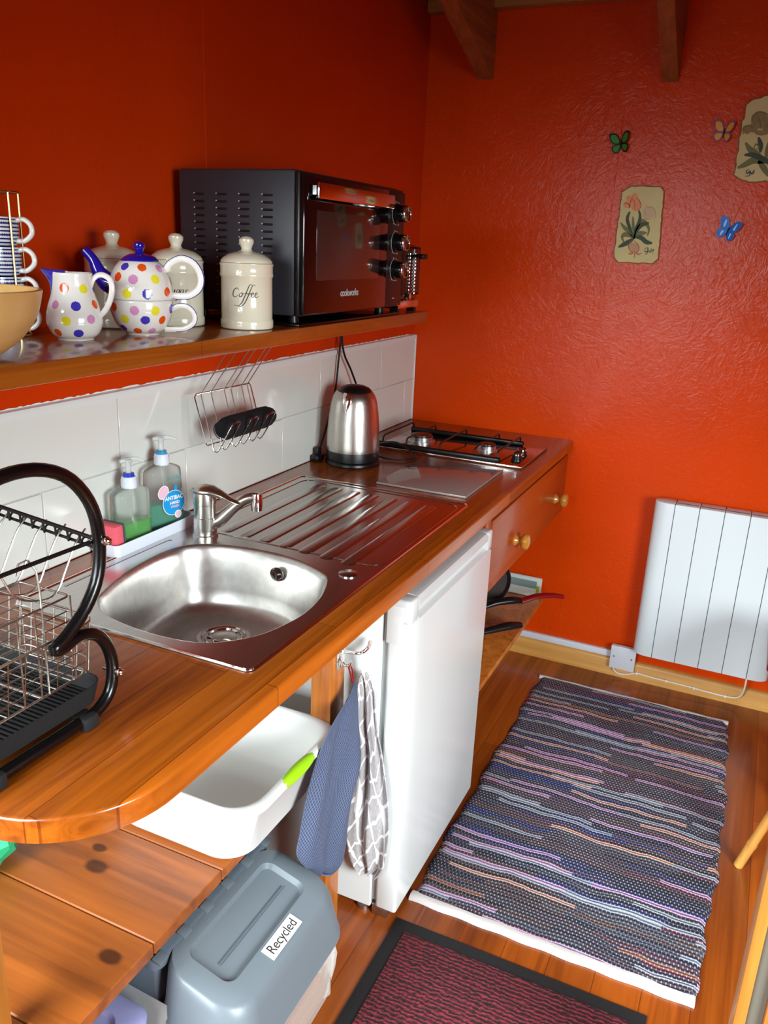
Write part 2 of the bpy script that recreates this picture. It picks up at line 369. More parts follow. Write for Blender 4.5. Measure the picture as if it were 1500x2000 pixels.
# ------------------------------------------------------------------ mesh helpers
def finish(name, bm, mats, parent=None, kind=None, shift=None, angle=38, recalc=True):
    if shift is not None: bmesh.ops.translate(bm, verts=bm.verts, vec=-Vector(shift))
    if recalc: bmesh.ops.recalc_face_normals(bm, faces=bm.faces)
    me = bpy.data.meshes.new(name); bm.to_mesh(me); bm.free()
    if not isinstance(mats, (list, tuple)): mats = [mats]
    for m in mats: me.materials.append(M[m] if isinstance(m, str) else m)
    for p in me.polygons: p.use_smooth = True
    me.set_sharp_from_angle(angle=math.radians(angle))
    o = bpy.data.objects.new(name, me); COL.objects.link(o)
    if parent is not None: o.parent = parent
    if kind: o['kind'] = kind
    return o
def thing(name, label, cat, loc, group=None, rotz=0):
    o = bpy.data.objects.new(name, None); COL.objects.link(o); o.empty_display_size = 0.05
    o.location = loc; o.rotation_euler = (0, 0, rotz)
    o['label'] = label; o['category'] = cat
    if group: o['group'] = group
    return o
def world_off(o):
    v = Vector(o.location)
    while o.parent: o = o.parent; v = v + Vector(o.location)
    return v
def part(root, name, bm, mat, world=True, label=None, angle=38, recalc=True):
    """a child mesh; world=True: the mesh was drawn in room coordinates. Its origin goes to its own middle."""
    base = world_off(root) if world else Vector((0, 0, 0))
    vs = [v.co for v in bm.verts]
    c = Vector([(min(v[i] for v in vs) + max(v[i] for v in vs)) / 2 for i in range(3)])
    keep = False
    o = finish(name, bm, mat, root, None, c, angle, recalc)
    o.location = c - base
    if label: o['label'] = label
    return o
def single(name, label, cat, bm, mat, group=None, origin=None, angle=38, recalc=True):
    vs = [v.co for v in bm.verts]
    if origin is None:
        origin = ((min(v.x for v in vs) + max(v.x for v in vs)) / 2, (min(v.y for v in vs) + max(v.y for v in vs)) / 2, min(v.z for v in vs))
    o = finish(name, bm, mat, None, None, origin, angle, recalc); o.location = origin
    o['label'] = label; o['category'] = cat
    if group: o['group'] = group
    return o
def struct(name, bm, mat, **k): return finish(name, bm, mat, None, 'structure', **k)

def box(bm, x0, x1, y0, y1, z0, z1, bev=0.0, seg=2, mi=0, mtx=None):
    vs = [bm.verts.new((x, y, z)) for x in (x0, x1) for y in (y0, y1) for z in (z0, z1)]
    q = [(0, 1, 3, 2), (4, 6, 7, 5), (0, 4, 5, 1), (2, 3, 7, 6), (0, 2, 6, 4), (1, 5, 7, 3)]
    fs = [bm.faces.new([vs[i] for i in f]) for f in q]
    for f in fs: f.material_index = mi
    bmesh.ops.recalc_face_normals(bm, faces=fs)
    res = vs
    if bev:
        es = list({e for f in fs for e in f.edges})
        r = bmesh.ops.bevel(bm, geom=es, offset=bev, offset_type='OFFSET', segments=seg, affect='EDGES', profile=0.5)
        for f in r['faces']: f.material_index = mi
        res = list({v for f in r['faces'] for v in f.verts} | {v for v in vs if v.is_valid})
    if mtx is not None: bmesh.ops.transform(bm, matrix=mtx, verts=res)
    return res
def newbox(*a, **k):
    bm = bmesh.new(); box(bm, *a, **k); return bm
def ring(bm, pts):
    return [bm.verts.new(p) for p in pts]
def bridge(bm, a, b, mi=0, closed=True):
    n = len(a); out = []
    for i in range(n if closed else n - 1):
        j = (i + 1) % n
        f = bm.faces.new((a[i], a[j], b[j], b[i])); f.material_index = mi; out.append(f)
    return out
def cap(bm, r, mi=0, flip=False):
    f = bm.faces.new(list(reversed(r)) if flip else r); f.material_index = mi; return f
def lathe(bm, prof, c=(0, 0, 0), n=48, mi=0, capb=True, capt=True, axis='z', mtx=None, phase=0.0):
    """prof: list of (r, h)"""
    rs = []; new = []
    for (r, h) in prof:
        pts = []
        for i in range(n):
            a = 2 * PI * i / n + phase
            p = (r * math.cos(a), r * math.sin(a), h)
            if axis == 'x': p = (h, p[0], p[1])
            elif axis == 'y': p = (p[0], h, p[1])
            pts.append((c[0] + p[0], c[1] + p[1], c[2] + p[2]))
        rr = ring(bm, pts); rs.append(rr); new += rr
    for a, b in zip(rs, rs[1:]): bridge(bm, a, b, mi)
    if capb and prof[0][0] > 1e-6: cap(bm, rs[0], mi, True)
    if capt and prof[-1][0] > 1e-6: cap(bm, rs[-1], mi)
    if mtx is not None: bmesh.ops.transform(bm, matrix=mtx, verts=new)
    return new
def smooth_path(pts, sub=6, closed=False):
    P = [Vector(p) for p in pts]; n = len(P); out = []
    rng = range(n) if closed else range(n - 1)
    for i in rng:
        p0 = P[(i - 1) % n] if closed or i > 0 else P[0] * 2 - P[1]
        p1 = P[i]; p2 = P[(i + 1) % n]
        p3 = P[(i + 2) % n] if closed or i + 2 < n else P[-1] * 2 - P[-2]
        for k in range(sub):
            t = k / sub
            out.append(0.5 * ((2 * p1) + (-p0 + p2) * t + (2 * p0 - 5 * p1 + 4 * p2 - p3) * t * t + (-p0 + 3 * p1 - 3 * p2 + p3) * t ** 3))
    if not closed: out.append(P[-1])
    return out
def tube(bm, pts, r, n=8, closed=False, mi=0, smooth=0, caps=True, flat=None):
    """r: number or list; flat=(scale_a, scale_b) for an oval section"""
    if smooth: 
        if isinstance(r, (list, tuple)):
            rr = []
            m = len(pts)
            for i in range(m - 1):
                for k in range(smooth): rr.append(r[i] + (r[i + 1] - r[i]) * k / smooth)
            rr.append(r[-1]); r = rr
        pts = smooth_path(pts, smooth, closed)
    P = [Vector(p) for p in pts]; m = len(P)
    if not isinstance(r, (list, tuple)): r = [r] * m
    T = []
    for i in range(m):
        if closed: d = P[(i + 1) % m] - P[(i - 1) % m]
        else: d = P[min(i + 1, m - 1)] - P[max(i - 1, 0)]
        T.append(d.normalized() if d.length > 1e-9 else Vector((0, 0, 1)))
    ref = Vector((0, 0, 1)) if abs(T[0].z) < 0.9 else Vector((1, 0, 0))
    a = T[0].cross(ref).normalized(); rs = []
    fa, fb = flat or (1, 1)
    for i in range(m):
        a = (a - T[i] * a.dot(T[i])); a = a.normalized() if a.length > 1e-6 else T[i].orthogonal().normalized()
        b = T[i].cross(a)
        rs.append(ring(bm, [P[i] + (a * math.cos(2 * PI * k / n) * fa + b * math.sin(2 * PI * k / n) * fb) * r[i] for k in range(n)]))
    for i in range(m - 1): bridge(bm, rs[i], rs[i + 1], mi)
    if closed:
        # best rotation match
        l, f0 = rs[-1], rs[0]
        k0 = min(range(n), key=lambda k: (f0[k].co - l[0].co).length)
        f0 = f0[k0:] + f0[:k0]
        bridge(bm, l, f0, mi)
    elif caps: cap(bm, rs[0], mi, True); cap(bm, rs[-1], mi)
    return bm
def cyl(bm, p0, p1, r, n=16, mi=0, r2=None): return tube(bm, [p0, p1], [r, r if r2 is None else r2], n, mi=mi)
def prism(bm, pts, z0, z1, mi=0, bev=0.0, seg=2):
    a = ring(bm, [(p[0], p[1], z0) for p in pts]); b = ring(bm, [(p[0], p[1], z1) for p in pts])
    fs = bridge(bm, a, b, mi); fs.append(cap(bm, a, mi, True)); t = cap(bm, b, mi); fs.append(t)
    if bev:
        bmesh.ops.recalc_face_normals(bm, faces=fs)
        bmesh.ops.bevel(bm, geom=list(t.edges), offset=bev, segments=seg, affect='EDGES', profile=0.5)
def rrect(cx, cy, w, h, r, n=6):
    """rounded rectangle, points counter-clockwise"""
    out = []
    r = min(r, w / 2 - 1e-5, h / 2 - 1e-5)
    for (sx, sy, a0) in ((1, 1, 0), (-1, 1, PI / 2), (-1, -1, PI), (1, -1, 1.5 * PI)):
        for k in range(n + 1):
            a = a0 + PI / 2 * k / n
            out.append((cx + sx * (w / 2 - r) + r * math.cos(a), cy + sy * (h / 2 - r) + r * math.sin(a)))
    return out
def loft(bm, rings_, mi=0, capb=True, capt=True):
    rs = [ring(bm, p) for p in rings_]
    for a, b in zip(rs, rs[1:]): bridge(bm, a, b, mi)
    if capb: cap(bm, rs[0], mi, True)
    if capt: cap(bm, rs[-1], mi)
    return rs
def text_bm(s, size, shear=0.0, depth=0.0006, spacing=1.0, bold=0.0, sx=1.0):
    cu = bpy.data.curves.new('lettering', 'FONT'); cu.body = s; cu.size = size; cu.shear = shear
    cu.extrude = depth; cu.align_x = 'CENTER'; cu.align_y = 'CENTER'; cu.space_character = spacing; cu.offset = bold
    o = bpy.data.objects.new('lettering', cu); COL.objects.link(o)
    dg = bpy.context.evaluated_depsgraph_get(); dg.update()
    me = bpy.data.meshes.new_from_object(o.evaluated_get(dg))
    bm = bmesh.new(); bm.from_mesh(me); bpy.data.objects.remove(o); bpy.data.meshes.remove(me)
    if sx != 1: bmesh.ops.scale(bm, vec=(sx, 1, 1), verts=bm.verts)
    return bm
def place(bm, origin, right, up):
    r = Vector(right).normalized(); u = Vector(up); u = (u - r * u.dot(r)).normalized(); n = r.cross(u); o = Vector(origin)
    m = Matrix(((r.x, u.x, n.x, o.x), (r.y, u.y, n.y, o.y), (r.z, u.z, n.z, o.z), (0, 0, 0, 1)))
    bmesh.ops.transform(bm, matrix=m, verts=bm.verts); return bm
def ribbon(bm, pts, w, f3, sub=5, mi=0):
    """pen stroke: 2D points with width profile, mapped by f3(u, v) -> 3D"""
    P = smooth_path([(p[0], p[1], 0) for p in pts], sub); m = len(P); L = []; R = []
    for i, p in enumerate(P):
        d = P[min(i + 1, m - 1)] - P[max(i - 1, 0)]
        if d.length < 1e-9: d = Vector((1, 0, 0))
        nrm = Vector((-d.y, d.x, 0)).normalized(); t = i / (m - 1)
        ww = w(t) if callable(w) else w * (0.45 + 0.75 * math.sin(PI * t))
        L.append(bm.verts.new(f3(p.x + nrm.x * ww / 2, p.y + nrm.y * ww / 2))); R.append(bm.verts.new(f3(p.x - nrm.x * ww / 2, p.y - nrm.y * ww / 2)))
    for i in range(m - 1):
        f = bm.faces.new((L[i], R[i], R[i + 1], L[i + 1])); f.material_index = mi
def blob(bm, pts, f3, mi=0):
    vs = [bm.verts.new(f3(*p)) for p in pts]; f = bm.faces.new(vs); f.material_index = mi
def face_to_cam_right(): return Vector((0.906, 0.423, 0)).normalized()
RV = Vector((0.906, 0.423, 0)).normalized()      # a horizontal direction along the shelf, roughly across the view
FV = Vector((0.423, -0.906, 0)).normalized()     # towards the photographer

# ================================================================== STRUCTURE
CEIL = 2.62; XR = 3.0; YF = -4.0
bm = newbox(-0.12, 0, -3.05, 0.12, -0.05, CEIL); struct('wall_left', bm, 'wall')
bm = newbox(-0.8, -0.7, YF - 0.1, -3.05, 0, CEIL); box(bm, -0.8, -0.12, -3.05, -2.95, 0, CEIL); struct('wall_side', bm, 'wall')
bm = newbox(0, XR + 0.1, 0, 0.12, -0.05, CEIL)
struct('wall_back', bm, 'wall_back')
bm = bmesh.new()   # wall behind the photographer with the glazed door opening
box(bm, -0.7, -0.5, YF - 0.1, YF, 0, CEIL); box(bm, 0.86, XR, YF - 0.1, YF, 0, CEIL); box(bm, -0.5, 0.86, YF - 0.1, YF, 2.2, CEIL); box(bm, -0.5, 0.86, YF - 0.1, YF, 0, 0.45)
struct('wall_front', bm, 'wall')
bm = bmesh.new()
box(bm, XR, XR + 0.1, YF, -3.5, 0, CEIL); box(bm, XR, XR + 0.1, -2.3, 0, 0, CEIL)
box(bm, XR, XR + 0.1, -3.5, -2.3, 0, 0.8); box(bm, XR, XR + 0.1, -3.5, -2.3, 1.9, CEIL)
struct('wall_right', bm, 'wall')
bm = newbox(-0.8, XR + 0.1, YF - 0.1, 0.1, -0.04, 0); struct('floor', bm, 'floor')
bm = newbox(-0.8, XR + 0.1, YF - 0.1, 0.1, CEIL, CEIL + 0.05); struct('ceiling', bm, 'ceil')
# joints between the wall boards: shallow battens of paint
bm = bmesh.new()
for i in range(24):
    z0 = 0.1 + i * 0.08
    tube(bm, [(0.686 + 0.0068 * i * 0.1, 0.0006, z0), (0.6867 + 0.0068 * i * 0.1, 0.0006, z0 + 0.081)], 0.0011, 6)
struct('trim_1', bm, 'wall')
bm = bmesh.new(); tube(bm, [(0.0004, -1.31, 1.3), (0.0004, -1.31, 2.6)], 0.0014, 6); struct('trim_2', bm, 'wall')
bm = newbox(0.003, XR, -0.045, -0.0005, 2.325, 2.45, bev=0.003); struct('trim_3', bm, 'beam_x')
# baseboard
bm = bmesh.new()
pr = [(-0.0005, 0.0), (-0.022, 0.0), (-0.022, 0.062), (-0.018, 0.070), (-0.012, 0.0735), (-0.0005, 0.0735)]
a = ring(bm, [(0.30, p[0], p[1]) for p in pr]); b = ring(bm, [(XR, p[0], p[1]) for p in pr]); bridge(bm, a, b); cap(bm, a, 0, True); cap(bm, b)
struct('baseboard_back', bm, 'pale_pine')
# splashback tiles: every tile with its own rounded edge, set on the grout bed
bm = newbox(0.0005, 0.0045, -2.9, -0.001, 0.8995, 1.228, mi=1)
Wt = 0.4473; g = 0.0012
for (z0, z1, y0) in ((0.9005, 1.0624, -0.0889), (1.0624, 1.220, -0.3126)):
    edges = [-0.002]; y = y0
    while y > -2.9: edges.append(y); y -= Wt
    edges.append(-2.9)
    for e0, e1 in zip(edges, edges[1:]):
        box(bm, 0.003, 0.008, e1 + g, e0 - g, z0 + g, z1 - g, bev=0.0012, seg=1)
struct('wall_tiles_left', bm, ['tile', 'grout'])['kind'] = 'structure'
bm = bmesh.new()
pts = [(0.0005, 1.218), (0.013, 1.219), (0.014, 1.226), (0.011, 1.233), (0.0005, 1.2355)]
a = ring(bm, [(p[0], -2.9, p[1]) for p in pts]); b = ring(bm, [(p[0], -0.004, p[1]) for p in pts]); bridge(bm, a, b); cap(bm, a); cap(bm, b)
for (z0, z1) in ((0.9005, 1.232),):
    box(bm, 0.0005, 0.012, -0.006, -0.0006, z0, z1, bev=0.002, seg=1)
struct('trim_4', bm, 'trimwhite')
# ragged unpainted line above the trim
bm = bmesh.new(); random.seed(3)
y = -2.7
prev = None
while y < -0.05:
    h = 1.2358 + random.random() * 0.0035
    lo = bm.verts.new((0.0012, y, 1.2345)); hi = bm.verts.new((0.0012, y, h))
    if prev: bm.faces.new((prev[0], lo, hi, prev[1]))
    prev = (lo, hi); y += 0.006 + random.random() * 0.01
struct('trim_5', bm, 'trimwhite')

def rafter(x0, x1, sl, zb, name, label):
    bm = bmesh.new()
    L = 1.3
    pts = [(-0.046, zb), (-0.046, zb + 0.205)]
    prof = [(-0.0008, zb), (-L, zb + sl * L), (-L, min(CEIL - 0.001, zb + sl * L + 0.14)), (-0.5, CEIL - 0.001), (-0.046, 2.45), (-0.046, 2.32), (-0.0008, 2.32)]
    a = ring(bm, [(x0, p[0], p[1]) for p in prof]); b = ring(bm, [(x1, p[0], p[1]) for p in prof]); bridge(bm, a, b); cap(bm, a, 0, True); cap(bm, b)
    return single(name, label, 'roof beam', bm, 'beam', 'roof rafters above the back wall', origin=((x0 + x1) / 2, 0, zb), angle=20)
rafter(0.190, 0.245, 0.36, 2.118, 'rafter', 'pine roof rafter near the corner, sloping down onto the back wall')
rafter(0.812, 0.861, 0.50, 2.088, 'rafter', 'pine roof rafter further right, above the green butterfly')

# pine door frame on the right edge
bm = bmesh.new(); box(bm, 1.385, 1.402, -1.86, -1.80, 0.0, 2.1, bev=0.002)
o = struct('door_1', bm, 'pale_pine_z')
def dp(name, bm, mat):
    p = finish(name, bm, mat, o); return p
dp('door_seal', newbox(1.402, 1.426, -1.85, -1.81, 0.0, 2.1, bev=0.002), 'greyseal')
dp('door_stile', newbox(1.426, 1.53, -1.86, -1.80, 0.0, 2.1, bev=0.003), 'post')
# glazed door frame behind the photographer and window frame on the right: only seen in reflections
bm = bmesh.new()
for x in (-0.5, 0.15, 0.80): box(bm, x, x + 0.06, YF - 0.06, YF - 0.02, 0.45, 2.2)
box(bm, -0.5, 0.86, YF - 0.055, YF - 0.025, 0.45, 0.52); box(bm, -0.5, 0.86, YF - 0.055, YF - 0.025, 2.13, 2.2)
struct('window_2', bm, 'pale_pine_z')
bm = bmesh.new()
for y in (-3.5, -2.93, -2.36): box(bm, XR + 0.03, XR + 0.07, y, y + 0.06, 0.8, 1.9)
struct('window_1', bm, 'outer')
# white board on the wall under the worktop
struct('wall_panel_left', newbox(0.0006, 0.014, -2.9, -1.55, 0.44, 0.862), 'white_panel')

# ================================================================== WORKTOP
D = 0.661; YE = -2.462; RC = 0.165
out = [(0.0088, -0.0012), (0.0088, YE)]
for k in range(17):
    a = -PI / 2 + (PI / 2) * k / 16
    out.append((D - RC + RC * math.cos(a), YE + RC + RC * math.sin(a)))
out.append((D, -0.0012))
bm = bmesh.new(); prism(bm, out, 0.866, 0.90, 0, 0.0045, 3)
wt = single('worktop', 'long oiled hardwood worktop with rounded near corner along the left wall', 'worktop', bm, 'top', origin=(0.33, -1.2, 0.866))
# real cut-out for the sink bowl
cut = newbox(0.13, 0.575, -2.02, -1.555, 0.8, 1.0); cm = bpy.data.meshes.new('c'); cut.to_mesh(cm); cut.free()
co = bpy.data.objects.new('c', cm); COL.objects.link(co)
md = wt.modifiers.new('cut', 'BOOLEAN'); md.object = co; md.solver = 'EXACT'
dg = bpy.context.evaluated_depsgraph_get(); dg.update()
me2 = bpy.data.meshes.new_from_object(wt.evaluated_get(dg)); wt.modifiers.clear(); wt.data = me2
bpy.data.objects.remove(co)

# ================================================================== SINK
sk = thing('kitchen_sink', 'stainless steel sink with bowl and ribbed drainer set in the worktop', 'sink', (0.34, -1.51, 0.9))
ol = [(0.211,-1.953),(0.185,-1.91),(0.154,-1.798),(0.148,-1.678),(0.175,-1.616),(0.246,-1.58),(0.342,-1.571),(0.419,-1.582),(0.49,-1.613),(0.523,-1.645),(0.553,-1.725),(0.563,-1.805),(0.555,-1.869),(0.538,-1.923),(0.505,-1.966),(0.463,-1.994),(0.396,-2.004),(0.319,-2.0),(0.254,-1.984)]
ol = [(p.x, p.y) for p in smooth_path([(a, b, 0) for a, b in ol], 4, True)]
ctr = Vector((sum(p[0] for p in ol) / len(ol), sum(p[1] for p in ol) / len(ol)))
def scaled(s, z, off=(0, 0)): return [((p[0] - ctr.x) * s + ctr.x + off[0], (p[1] - ctr.y) * s + ctr.y + off[1], z) for p in ol]
# deck plate (flat flange with a hole), slightly raised
bm = bmesh.new()
x0, x1, y0, y1 = 0.08, 0.602, -2.036, -0.99
zt = 0.9035
rim = [(p[0], p[1], zt) for p in rrect((x0 + x1) / 2, (y0 + y1) / 2, x1 - x0 - 0.008, y1 - y0 - 0.008, 0.012, 4)]
outer = ring(bm, rim); inner = ring(bm, scaled(1.012, zt))
for r in (outer, inner):
    for i in range(len(r)): bm.edges.new((r[i], r[(i + 1) % len(r)]))
bmesh.ops.triangle_fill(bm, edges=bm.edges[:], use_beauty=True)
low = ring(bm, [(p[0], p[1], 0.9003) for p in rrect((x0 + x1) / 2, (y0 + y1) / 2, x1 - x0, y1 - y0, 0.014, 4)])
bridge(bm, low, outer)
part(sk, 'deck', bm, 'steel', angle=20)
bm = bmesh.new()
r = math.radians
profs = [(1.012, 0.9035), (1.0, 0.9025), (0.988, 0.899), (0.972, 0.890), (0.955, 0.870), (0.935, 0.84), (0.91, 0.805), (0.885, 0.780), (0.85, 0.765), (0.77, 0.757), (0.6, 0.754), (0.4, 0.7525), (0.22, 0.752)]
loft(bm, [scaled(s, z) for s, z in profs], capb=False)
part(sk, 'basin', bm, 'bowlsteel', angle=80)
# drainer ribs
ribs = []
xs = [0.165, 0.222, 0.279, 0.336, 0.393, 0.450, 0.507]
for i, x in enumerate(xs):
    w = 0.034; ya = -1.515 - 0.006 * i; yb = -1.045 - 0.012 * (i / 6)
    ym = (ya + yb) / 2; L = yb - ya
    bm = bmesh.new()
    loft(bm, [[(p[0], p[1], zz) for p in rrect(x + 0.012, ym, w - 2 * ins, L - 2 * ins, 0.012, 5)] for ins, zz in ((0, 0.9033), (0.0015, 0.9048), (0.004, 0.9056))], capb=False)
    part(sk, 'drainer_rib', bm, 'steel', angle=60)
bm = bmesh.new()
fr = [(p[0], p[1], 0.9038) for p in rrect(0.348, -1.272, 0.476, 0.512, 0.035, 6)]
tube(bm, fr, 0.0022, 6, closed=True, flat=(1, 0.7)); part(sk, 'drainer_border', bm, 'steel')
# raised outer lip on the front and ends
bm = bmesh.new(); tube(bm, [(p[0], p[1], 0.9036) for p in rrect((x0 + x1) / 2, (y0 + y1) / 2, x1 - x0 - 0.006, y1 - y0 - 0.006, 0.014, 4)], 0.0026, 6, closed=True); part(sk, 'rim', bm, 'chrome')
# strainer
dc = (0.318, -1.715)
bm = bmesh.new(); lathe(bm, [(0.057, 0.7530), (0.056, 0.7560), (0.048, 0.7562), (0.045, 0.7530), (0.041, 0.7528), (0.0395, 0.7570), (0.036, 0.7572), (0.034, 0.7535), (0.028, 0.7532), (0.0265, 0.7575), (0.021, 0.7585), (0.012, 0.7592), (0.0, 0.7598)], (dc[0], dc[1], 0), 48, capb=False, capt=False)
dr = part(sk, 'plughole', bm, 'chrome')
for k in range(5):
    a = 2 * PI * k / 5; cx = dc[0] + 0.031 * math.cos(a); cy = dc[1] + 0.031 * math.sin(a)
    bm = bmesh.new(); lathe(bm, [(0.0042, 0.7536), (0.0, 0.7545)], (cx, cy, 0), 12, capb=False, capt=False); part(dr, 'drain_slot', bm, 'dark')
# overflow on the far wall of the bowl
oc = Vector((0.372, -1.5905, 0.865)); 
mt = Matrix.Translation(oc) @ Matrix.Rotation(math.radians(96), 4, 'X')
bm = bmesh.new(); lathe(bm, [(0.0165, 0.0), (0.0165, 0.003), (0.013, 0.0035), (0.012, 0.001), (0.0, 0.001)], n=28, mtx=mt, capt=False, capb=False); ov = part(sk, 'overflow_ring', bm, 'chrome')
bm = bmesh.new(); lathe(bm, [(0.0115, 0.0012), (0.0, 0.0016)], n=24, mtx=mt, capt=False, capb=False)
part(ov, 'overflow_hole', bm, 'dark')
bm = bmesh.new()
for k in range(3):
    a = 2 * PI * k / 3 + 0.3
    tube(bm, [mt @ Vector((0, 0, 0.0028)), mt @ Vector((0.0125 * math.cos(a), 0.0125 * math.sin(a), 0.0028))], 0.0016, 6)
lathe(bm, [(0.004, 0.002), (0.0035, 0.0045), (0, 0.005)], n=14, mtx=mt, capt=False, capb=False)
part(ov, 'overflow_grille', bm, 'chrome')
# round cover in the deck corner
bm = bmesh.new(); lathe(bm, [(0.021, 0.9032), (0.021, 0.9055), (0.019, 0.9068), (0, 0.9070)], (0.548, -1.595, 0), 36, capb=False, capt=False); part(sk, 'tap_hole_cover', bm, 'steel', label='small round steel cover in the deck corner')
# far recess mark left of bowl
bm = bmesh.new(); tube(bm, [(0.105, -1.93, 0.9034), (0.105, -1.65, 0.9034), (0.112, -1.62, 0.9034)], 0.0035, 8, smooth=4, flat=(1, 0.35)); part(sk, 'deck_crease', bm, 'steel')

# ================================================================== TAP
tx, ty = 0.157, -1.556
tp = thing('mixer_tap', 'satin nickel single lever mixer tap standing behind the sink bowl', 'tap', (tx, ty, 0.9036))
# the tap stands on the flat strip of the deck
bm = bmesh.new(); lathe(bm, [(0.029, 0.9036), (0.029, 0.908), (0.0265, 0.910), (0.0265, 0.922), (0.0258, 0.9225), (0.0258, 0.950), (0.0245, 0.951), (0.0245, 0.980), (0.0255, 0.981), (0.026, 1.0), (0.025, 1.008)], (tx, ty, 0), 40); part(tp, 'body', bm, 'nickel')
bm = bmesh.new()
d = Vector((0.86, 0.50, 0)).normalized(); b0 = Vector((tx, ty, 0))
tube(bm, [b0 + Vector((0, 0, 0.93)), b0 + d * 0.03 + Vector((0, 0, 0.940)), b0 + d * 0.060 + Vector((0, 0, 0.968)), b0 + d * 0.084 + Vector((0, 0, 0.988)), b0 + d * 0.106 + Vector((0, 0, 0.996)), b0 + d * 0.122 + Vector((0, 0, 0.994))], [0.017, 0.016, 0.0135, 0.0125, 0.012, 0.012], 20, smooth=5)
sp = part(tp, 'spout', bm, 'nickel')
bm = bmesh.new(); e = b0 + d * 0.117; lathe(bm, [(0.0125, 0.966), (0.0125, 0.974), (0.0135, 0.975), (0.0135, 1.003), (0.0125, 1.006)], (e.x, e.y, 0), 28); part(sp, 'nozzle', bm, 'chrome')
bm = bmesh.new()
d2 = Vector((0.93, 0.36, 0)).normalized()
rs = []
for (t, w, h, zc) in ((-0.026, 0.010, 0.006, 1.012), (-0.02, 0.02, 0.010, 1.012), (0, 0.0255, 0.013, 1.013), (0.02, 0.024, 0.012, 1.011), (0.04, 0.018, 0.008, 1.004), (0.06, 0.014, 0.005, 0.993), (0.078, 0.012, 0.0035, 0.986), (0.082, 0.008, 0.002, 0.986)):
    c = b0 + d2 * t; n2 = Vector((-d2.y, d2.x, 0))
    rs.append([c + n2 * w * math.cos(2 * PI * k / 20) + Vector((0, 0, zc + h * math.sin(2 * PI * k / 20))) for k in range(20)])
loft(bm, rs); part(tp, 'lever', bm, 'nickel', angle=60)

# ================================================================== SHELF
ZS = 1.38
bm = newbox(0.0006, 0.345, -2.95, -0.735, 1.349, ZS, bev=0.0025)
single('wall_shelf', 'long stained wooden shelf on the left wall carrying crockery and oven', 'shelf', bm, 'shelf', origin=(0.17, -1.8, 1.349))

# ================================================================== MINI OVEN
ov = thing('mini_oven', 'black countertop mini oven with three knobs at the far end of the shelf', 'oven', (0.19, -1.19, ZS))
X0, X1, Y0, Y1, Z0, Z1 = 0.03, 0.325, -1.452, -0.93, 1.402, 1.692
part(ov, 'casing', newbox(X0, X1, Y0, Y1, Z0, Z1 + 0.004, bev=0.006), 'ovenside')
part(ov, 'front_frame', newbox(X1, X1 + 0.012, Y0 + 0.001, Y1, Z0, Z1, bev=0.003), 'black')
dr = part(ov, 'oven_door', newbox(X1 + 0.012, X1 + 0.022, Y0 + 0.004, Y1 - 0.105, Z0 + 0.004, Z1 - 0.006, bev=0.002), 'ovenfront')
part(dr, 'door_window', newbox(X1 + 0.0215, X1 + 0.0232, Y0 + 0.055, Y1 - 0.155, Z0 + 0.075, Z1 - 0.072, bev=0.0008), 'ovenwin')
bm = bmesh.new()
box(bm, X1 + 0.033, X1 + 0.042, Y0 + 0.03, Y1 - 0.112, Z1 - 0.050, Z1 - 0.018, bev=0.003)
box(bm, X1 + 0.021, X1 + 0.034, Y0 + 0.036, Y0 + 0.05, Z1 - 0.042, Z1 - 0.024); box(bm, X1 + 0.021, X1 + 0.034, Y1 - 0.132, Y1 - 0.118, Z1 - 0.042, Z1 - 0.024)
part(dr, 'door_handle', bm, 'chrome', label='chrome bar handle')
bm = place(text_bm('cookworks', 0.0225, 0, 0.0003, 0.88, 0.0004), (X1 + 0.0226, Y0 + 0.215, Z0 + 0.045), (0, 1, 0), (0, 0, 1)); part(dr, 'brand_lettering', bm, 'print', recalc=False)
pn = part(ov, 'control_panel', newbox(X1 + 0.012, X1 + 0.020, Y1 - 0.103, Y1 - 0.002, Z0 + 0.004, Z1 - 0.006, bev=0.002), 'ovenpanel')
for i, zk in enumerate((Z1 - 0.058, Z1 - 0.128, Z1 - 0.195)):
    yk = Y1 - 0.052
    bm = bmesh.new(); lathe(bm, [(0.024, 0.0), (0.024, 0.006), (0.021, 0.008), (0.020, 0.024), (0.0195, 0.026)], (X1 + 0.02, yk, zk), 36, axis='x')
    kb = part(ov, 'knob', bm, 'blackgloss')
    bm = bmesh.new(); lathe(bm, [(0.0200, 0.022), (0.0205, 0.030), (0.019, 0.033), (0.0165, 0.0335), (0.016, 0.031)], (X1 + 0.02, yk, zk), 36, axis='x', capb=False, capt=False); part(kb, 'knob_rim', bm, 'chrome', label='silver rim')
    bm = bmesh.new(); lathe(bm, [(0.0162, 0.031), (0.0, 0.032)], (X1 + 0.02, yk, zk), 30, axis='x', capb=False, capt=False)
    box(bm, X1 + 0.0508, X1 + 0.0528, yk - 0.0008, yk + 0.0008, zk + 0.006, zk + 0.015, mi=1); part(kb, 'knob_face', bm, ['ovenfront', 'print'])
    bm = bmesh.new()
    tube(bm, [(X1 + 0.0206, yk + 0.0275 * math.cos(a), zk + 0.0275 * math.sin(a)) for a in [PI * (0.25 + 1.4 * j / 20) for j in range(21)]], 0.0006, 6)
    for j in range(5):
        a = PI * (0.25 + 1.4 * j / 4); box(bm, X1 + 0.0198, X1 + 0.0206, yk + 0.0305 * math.cos(a) - 0.0015, yk + 0.0305 * math.cos(a) + 0.0015, zk + 0.0305 * math.sin(a) - 0.0012, zk + 0.0305 * math.sin(a) + 0.0012)
    part(pn, 'dial_marking', bm, 'print')
